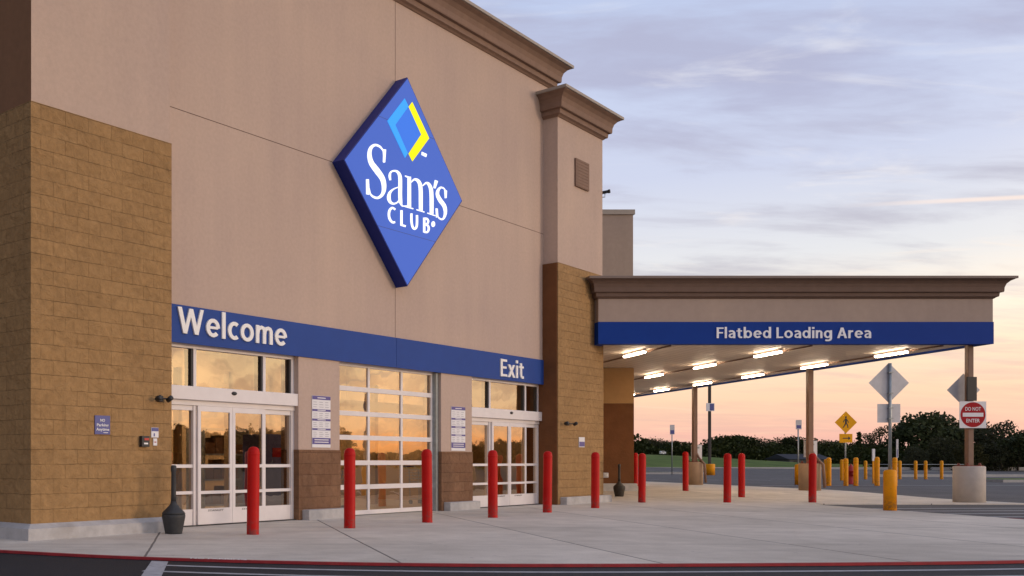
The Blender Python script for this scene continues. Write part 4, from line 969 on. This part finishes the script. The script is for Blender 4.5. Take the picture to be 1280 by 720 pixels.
# lamp post
p = gnd_pt(887, 593.5); s = p.y/FPX
t = thing('street_lamp', 'tall black lamp post on a yellow concrete base beyond the canopy', 'street lamp', tuple(p))
mb = MB(); mb.box((p.x-.09, p.y-.09, p.z+.8), (p.x+.09, p.y+.09, 9.2), .02); mb.build('pole', M['black'], t)
mb = MB(); mb.lathe(tuple(p), [(.38, -.05), (.38, .80), (.35, .84)], 24); mb.build('base', M['yellow'], t)
mb = MB(); mb.box((p.x-.9, p.y-.05, 9.2), (p.x+.9, p.y+.05, 9.28)); mb.box((p.x-1.3, p.y-.25, 9.15), (p.x-.7, p.y+.25, 9.3), .03); mb.box((p.x+.7, p.y-.25, 9.15), (p.x+1.3, p.y+.25, 9.3), .03); mb.build('lamp_head', M['black'], t)
q = thing('pole_notice', 'small blue and white notice high on the black lamp post', 'sign', (p.x, p.y-.1, EYE+(HY-514)*s))
mb = MB(); z0, z1 = EYE+(HY-514)*s, EYE+(HY-504)*s; mb.box((p.x-.32, p.y-.12, z0), (p.x+.32, p.y-.095, z1)); mb.build('panel', M['sign_white'], q)
mb = MB(); mb.box((p.x-.05, p.y-.124, z0+.05), (p.x+.28, p.y-.119, z1-.05)); mb.build('printed_bar', M['sign_blue'], q)

# ================================================================== HYDRANT, URNS
p = gnd_pt(1063.6, 605.5); t = thing('fire_hydrant', 'red fire hydrant between two yellow bollards', 'fire hydrant', tuple(p))
mb = MB(); mb.lathe(tuple(p), [(.19, 0), (.19, .05), (.13, .06), (.125, .55), (.17, .57), (.17, .63), (.14, .64), (.135, .72), (.10, .80), (.05, .85), (.05, .87)], 20); mb.build('barrel', M['hydrant'], t)
mb = MB(); mb.lathe((p.x, p.y, p.z+.85), [(.03, 0), (.03, .06), (.02, .07)], 6); mb.build('top_nut', M['hydrant'], t)
for vx, vy, rr in ((.2, 0, .06), (-.2, 0, .06), (0, -.22, .08)):
    mb = MB(); mb.tube([(p.x, p.y, p.z+.46), (p.x+vx, p.y+vy, p.z+.46), (p.x+vx*1.15, p.y+vy*1.15, p.z+.46)], [rr, rr, rr*.6], 12); mb.build('outlet', M['hydrant'], t)
def urn(p, m, label, sc_=1):
    t = thing('ash_urn', label, 'ash urn', tuple(p))
    mb = MB(); mb.lathe(tuple(p), [(.135*sc_, 0), (.14*sc_, .02), (.185*sc_, .25*sc_), (.19*sc_, .29*sc_), (.18*sc_, .32*sc_)], 28); mb.build('base', m, t)
    mb = MB(); mb.lathe((p.x, p.y, p.z+.001), [(.19*sc_, .315*sc_), (.175*sc_, .345*sc_), (.10*sc_, .42*sc_), (.055*sc_, .47*sc_), (.045*sc_, .52*sc_)], 28); mb.build('shoulder', m, t)
    mb = MB(); mb.lathe((p.x, p.y, p.z+.002), [(.046*sc_, .51*sc_), (.040*sc_, .62*sc_), (.038*sc_, .98*sc_), (.046*sc_, 1.0*sc_), (.046*sc_, 1.07*sc_), (.03*sc_, 1.09*sc_)], 20); mb.build('neck', m, t)
urn(gnd_pt(217, 667), M['urn'], 'charcoal long necked ash urn beside the left pilaster')
urn(gnd_pt(774, 620.5), M['urn_brown'], 'small dark brown long necked ash urn near the canopy', .95)

# vestibule lamps (the store is open and lit inside)
def vlamp(u_, label, src=[None]):
    if src[0] is None:
        t = thing('interior_light', label, 'light', tuple(fac(u_, G+4.6, 4.2)), R(45), 'lights inside the vestibule')
        mb = MB(F); mb.box((u_-.7, G+4.45, 4.12), (u_+.7, G+4.75, 4.199), .01); mb.build('housing', M['white_metal'], t)
        mb = MB(F); mb.box((u_-.66, G+4.47, 4.095), (u_+.66, G+4.73, 4.119)); mb.build('lamp_tube', mat('indoor_tube', (1, .8, .6), .5, emit=(1, .80, .58), estr=95), t); src[0] = t
    else: copy_tree(src[0], tuple(fac(u_, G+4.6, 4.2)), label=label)
vlamp(15.6, 'warm ceiling light inside the Welcome doors'); vlamp(18.5, 'warm ceiling light inside the overhead door'); vlamp(23.6, 'warm ceiling light inside the Exit doors')
# vestibule contents
q = thing('vending_machine', 'dark blue machine standing inside right of the Welcome doors', 'machine', tuple(fac(16.8, G+1.9)), R(45))
mb = MB(F); mb.box((16.3, G+1.6, .012), (17.35, G+2.3, 1.75), .02); mb.build('body', M['sign_blue'], q)
mb = MB(F); mb.box((16.5, G+1.585, 1.25), (16.95, G+1.599, 1.45)); mb.build('red_panel', M['sign_red'], q)
q = thing('display_shelf', 'shelf of brown cartons inside behind the Welcome doors', 'shelf', tuple(fac(17.3, G+4)), R(45))
mb = MB(F)
for z in (.1, .7, 1.3, 1.9): mb.box((16.5, G+3.7, z), (18.05, G+4.3, z+.04))
for u_ in (16.5, 18.01): mb.box((u_, G+3.7, .012), (u_+.04, G+4.3, 1.94))
mb.build('rack', M['grey_metal'], q)
rnd = random.Random(4)
mb = MB(F)
for z in (.14, .74, 1.34):
    u_ = 16.57
    while u_ < 17.75:
        w_ = .18+.2*rnd.random(); mb.box((u_, G+3.75, z+.001), (u_+w_, G+4.2, z+.2+.28*rnd.random())); u_ += w_+.03
tag(mb.build('carton', M['brown_box'], q), kind='stuff')

# shopping carts and posts inside the vestibule
def cart(u_, wv, label, src=[None]):
    if src[0] is None:
        t = thing('shopping_cart', label, 'cart', tuple(fac(u_, wv, .012)), R(45), 'shopping carts inside the store front')
        mb = MB(F)
        for k in range(7): z = .45+k*.08; e = k*.02; mb.tube([(u_-.25-e, wv-.35-e, z), (u_+.25+e, wv-.35-e, z), (u_+.25+e, wv+.4+e, z), (u_-.25-e, wv+.4+e, z), (u_-.25-e, wv-.35-e, z)], .006, 5)
        for k in range(8): mb.tube([(u_-.25+k*.071, wv-.35, .45), (u_-.27+k*.077, wv-.47, .93)], .005, 5); mb.tube([(u_-.25, wv-.35+k*.1, .45), (u_-.37, wv-.45+k*.12, .93)], .005, 5); mb.tube([(u_+.25, wv-.35+k*.1, .45), (u_+.37, wv-.45+k*.12, .93)], .005, 5)
        mb.build('basket', M['grey_metal'], t)
        mb = MB(F)
        for sx in (-.22, .22): mb.tube([(u_+sx, wv-.35, .12), (u_+sx, wv+.42, .16), (u_+sx, wv+.45, .95), (u_+sx, wv+.6, 1.02)], .014, 6)
        mb.build('frame', M['grey_metal'], t)
        mb = MB(F); mb.tube([(u_-.27, wv+.6, 1.02), (u_+.27, wv+.6, 1.02)], .02, 8); mb.build('handle', M['sign_blue'], t)
        for sx in (-.22, .22):
            for sy in (-.33, .4): mb = MB(F); mb.tube([(u_+sx-.015, wv+sy, .065), (u_+sx+.015, wv+sy, .065)], .06, 12); mb.build('wheel', M['black'], t)
        src[0] = t
    else: copy_tree(src[0], tuple(fac(u_, wv, .012)), label=label)
cart(12.55, G+1.9, 'shopping cart just inside the left Welcome door leaf'); cart(17.3, G+1.6, 'shopping cart inside the left part of the overhead door'); cart(18.5, G+1.7, 'shopping cart inside the middle of the overhead door'); cart(23.3, G+2.0, 'shopping cart just inside the Exit doors')

# ================================================================== TREES
def tree_proto(name, seed, h, wd, m, n_cl=16, per=150, leaf=.28, conifer=False, trunk_h=.22, label='', group=None, loose=1.0):
    rnd = random.Random(seed)
    t = thing(name, label, 'tree', (0, 0, 0), 0, group)
    mb = MB(); mb.tube([(0, 0, -.3), (.03*wd, 0, h*.25), (0, .02*wd, h*.55), (.02, 0, h*.85)], [h*.028, h*.022, h*.014, h*.004], 8)
    cls = []
    for i in range(n_cl):
        f = (i+.5)/n_cl
        if conifer: z = h*(trunk_h+(1-trunk_h)*f); r = wd*.5*(1-f)**.8*.75; a = i*2.4; cls.append((r*math.cos(a)*.6, r*math.sin(a)*.6, z*.97, max(.12*wd, r*.8)))
        else:
            a = rnd.random()*6.283; e = rnd.random(); z = h*(trunk_h+.13+(.87-trunk_h-.10)*e)
            prof = math.sin(math.pi*min(1, max(.08, (.15+.8*e))))**.6; r = wd*.5*prof*math.sqrt(rnd.random())*.85
            cls.append((r*math.cos(a), r*math.sin(a), z, wd*(.13+.10*rnd.random())))
    for x, y, z, r in cls:
        mb.tube([(0, 0, max(h*trunk_h*.7, z-h*.3)), (x*.5, y*.5, z-h*.10), (x*.9, y*.9, z)], [h*.011, h*.007, h*.003], 5)
    mb.build('trunk', M['bark'], t)
    mb = MB()
    for x, y, z, r in cls:
        for k in range(per):
            v = Vector((rnd.gauss(0, 1), rnd.gauss(0, 1), rnd.gauss(0, 1))).normalized()*r*(rnd.random()**.45)*loose*(1+.25*rnd.random())
            v.z *= .75; c = Vector((x, y, z))+v; s_ = leaf*(.5+rnd.random())
            a = Vector((rnd.gauss(0, 1), rnd.gauss(0, 1), rnd.gauss(0, 1))).normalized(); b = a.cross(Vector((rnd.random(), rnd.random(), .3))).normalized()
            mb.v += [c-a*s_*.5, c+b*s_*.3, c+a*s_*.5, c-b*s_*.3]; i = len(mb.v)-4
            mb.f.append((i, i+1, i+2, i+3)); mb.mi.append(0); mb.sm.append(False)
    mb.build('crown', m, t, fixn=False)
    return t
protos = {
 'a': tree_proto('broadleaf_tree', 1, 6.0, 6.5, M['leaf'], 26, 130, .34),
 'b': tree_proto('broadleaf_tree', 2, 6.0, 5.0, M['leaf'], 22, 130, .32, trunk_h=.15),
 'c': tree_proto('broadleaf_tree', 3, 6.0, 7.5, M['leaf2'], 30, 120, .34, trunk_h=.05),
 'o': tree_proto('broadleaf_tree', 5, 6.0, 5.0, M['leaf2'], 15, 80, .26, trunk_h=.35),
 'f': tree_proto('conifer_tree', 4, 6.0, 2.6, M['leaf'], 18, 70, .28, conifer=True, trunk_h=.06)}
used = set()
def put_tree(k, x, Y, ytop, label, group, wide=1.0, sink=0, rz=0):
    X = (x-PX)/FPX*Y; g0 = H(X, Y)-sink; top = EYE+(HY-ytop)*Y/FPX; s_ = (top-g0)/6.0
    src = protos[k]
    if k in used: o = copy_tree(src, (X, Y, g0), rz, label=label)
    else: o = src; used.add(k); o['label'] = label; o.location = (X, Y, g0); o.rotation_euler = (0, 0, rz)
    o['group'] = group; o.scale = (s_*wide, s_*wide, s_)
RG = 'dark trees at the right behind the parking lot'
for a in [('a', 1163, 112, 515, 'tallest dark tree right of the tall grey sign post', 1.0), ('b', 1140, 118, 528, 'dark tree on the left flank of the tallest tree', 1.1), ('a', 1196, 118, 524, 'broad dark tree just left of the do not enter sign', 1.0),
          ('c', 1225, 112, 530, 'dark olive tree just right of the do not enter sign', .9), ('o', 1252, 108, 527, 'open crowned olive tree near the right edge', 1.1), ('a', 1272, 104, 538, 'dark tree at the right edge of the view', .8),
          ('o', 1100, 128, 533, 'tree with gaps in its crown behind the tall grey sign post', 1.0), ('c', 1180, 106, 548, 'low wide tree in front of the tallest dark tree', .9), ('c', 1245, 101, 556, 'low bushy tree beneath the open crowned olive tree', .9),
          ('c', 1145, 104, 560, 'low dark shrubby tree at the left foot of the tallest tree', .8), ('b', 1290, 100, 534, 'dark tree cut by the right edge of the view', 1.2), ('c', 1212, 101, 556, 'low bushy tree directly behind the do not enter column', .9)]:
    put_tree(a[0], a[1], a[2], a[3], a[4], RG, a[5], .4, a[1]*.7)
LG = 'trees along the far edge of the field'
rnd = random.Random(9); far = []
xsn = [792, 806, 819, 833, 846, 859, 872, 886, 899, 913, 927, 940, 954, 967, 981, 994, 1008, 1022, 1036, 1050, 1064, 1086]
tops = [552, 548, 550, 553, 551, 556, 557, 555, 550, 544.5, 544, 549, 553, 552, 549, 547, 552, 553, 551, 552, 555, 556]
ordn = ['first','second','third','fourth','fifth','sixth','seventh','eighth','ninth','tenth','eleventh','twelfth','thirteenth','fourteenth','fifteenth','sixteenth','seventeenth','eighteenth','nineteenth','twentieth','twenty first','twenty second']
for i, (x, yt) in enumerate(zip(xsn, tops)):
    put_tree('abc'[i % 3], x, 165+rnd.random()*35, yt-1, f'dark green tree, {ordn[i]} from the left along the field edge behind the canopy', LG, 1.25, .8, i*1.3)
put_tree('f', 1074, 150, 539, 'narrow pointed conifer left of the tall grey sign post', LG, 1.0, .2)
# undergrowth so that no sky shows beneath the crowns
def hedge(name, x0, x1, Y, h, seed, label, n=5200, dep=5):
    rnd = random.Random(seed); mb = MB()
    for k in range(n):
        X = (x0+(x1-x0)*rnd.random()-PX)/FPX*Y; hh = h*(.62+.38*math.sin(X*.55+seed)*math.sin(X*.23+1)); z = hh*rnd.random()
        c = Vector((X, Y+rnd.random()*dep, H(X, Y)+z-.2)); s_ = .45*(.5+rnd.random())
        a = Vector((rnd.gauss(0, 1), rnd.gauss(0, 1), rnd.gauss(0, 1))).normalized(); b = a.cross(Vector((rnd.random(), rnd.random(), .3))).normalized()
        mb.v += [c-a*s_*.5, c+b*s_*.35, c+a*s_*.5, c-b*s_*.35]; i = len(mb.v)-4; mb.f.append((i, i+1, i+2, i+3)); mb.mi.append(0); mb.sm.append(False)
    L = ((x0-PX)/FPX*Y, Y, H((x0-PX)/FPX*Y, Y))
    return tag(mb.build(name, M['leaf'], loc=L, fixn=False), label, 'undergrowth', kind='stuff')
hedge('undergrowth', 1118, 1330, 108, 4.0, 3, 'dark undergrowth filling the foot of the right hand trees', 9000)
hedge('undergrowth', 780, 1130, 160, 3.9, 5, 'dark undergrowth along the far edge of the field', 12000, 8)
# tree belt across the lot to the right (seen mirrored in the doors)
rnd = random.Random(21); mbh = MB()
for k in range(26):
    Y = -34+k*7.5; X = 165+rnd.random()*16; hgt = 8.6 if 0 < Y < 44 else (3.2 if Y < 68 else 5.4)
    s_ = hgt/6*(.88+.2*rnd.random()); src = protos['abc'[k % 3]]
    o = copy_tree(src, (X, Y, -.3), k*1.1, label='dark tree in the belt across the parking lot to the right'); o['group'] = 'tree belt across the lot'; o.scale = (s_*1.5 if hgt > 5 else s_*2.2,)*2+(s_,)
    for q in range(420):
        c = Vector((X-3+rnd.random()*4, Y+(rnd.random()-.5)*9, rnd.random()**1.1*hgt*.78-.2)); z_ = .75
        a = Vector((rnd.gauss(0, 1), rnd.gauss(0, 1), rnd.gauss(0, 1))).normalized(); b = a.cross(Vector((rnd.random(), rnd.random(), .3))).normalized()
        mbh.v += [c-a*z_, c+b*z_*.7, c+a*z_, c-b*z_*.7]; i = len(mbh.v)-4; mbh.f.append((i, i+1, i+2, i+3)); mbh.mi.append(0); mbh.sm.append(False)
tag(mbh.build('undergrowth', M['leaf'], loc=(165, 20, 0), fixn=False), 'dark undergrowth under the tree belt across the lot', 'undergrowth', kind='stuff')

# ================================================================== FAR HOUSE AND VAN
p = ptY(1012, 150); p = Vector((p.x, p.y, H(p.x, p.y)-1.0)); t = thing('house', 'low grey roofed house far off beyond the field', 'house', tuple(p))
mb = MB(); mb.box((p.x-3, p.y, p.z), (p.x+3, p.y+6, p.z+1.5)); mb.build('wall', mat('house_siding', (.10, .10, .11), .8), t)
mb = MB(); mb.prism([(p.x-3.3, p.y-.4, p.z+1.5), (p.x-3.3, p.y+6.4, p.z+1.5), (p.x-3.3, p.y+3, p.z+2.3)], (6.6, 0, 0)); mb.build('roof', mat('house_roof', (.05, .053, .065), .9, spec=.1), t)
for dx_ in (-2.4, -.6, 1.4): mb = MB(); mb.box((p.x+dx_, p.y-.03, p.z+.5), (p.x+dx_+.9, p.y+.02, p.z+1.25)); mb.build('window', M['black'], t)
p = ptY(829.5, 143); t = thing('parked_van', 'tiny white van parked beyond the far side of the field', 'van', tuple(p))
mb = MB(); mb.prism([(p.x-.5, p.y, p.z+.15), (p.x+.5, p.y, p.z+.15), (p.x+.5, p.y, p.z+.5), (p.x+.25, p.y, p.z+.72), (p.x-.4, p.y, p.z+.75), (p.x-.5, p.y, p.z+.6)], (0, .8, 0)); mb.build('body', M['sign_white'], t)
mb = MB(); mb.box((p.x-.3, p.y-.01, p.z+.48), (p.x+.25, p.y+.02, p.z+.64)); mb.build('window', M['black'], t)
for dx_ in (-.3, .3): mb = MB(); mb.tube([(p.x+dx_, p.y-.02, p.z+.15), (p.x+dx_, p.y+.1, p.z+.15)], .14, 12); mb.build('wheel', M['black'], t)
t.scale = (.7, .7, .7)
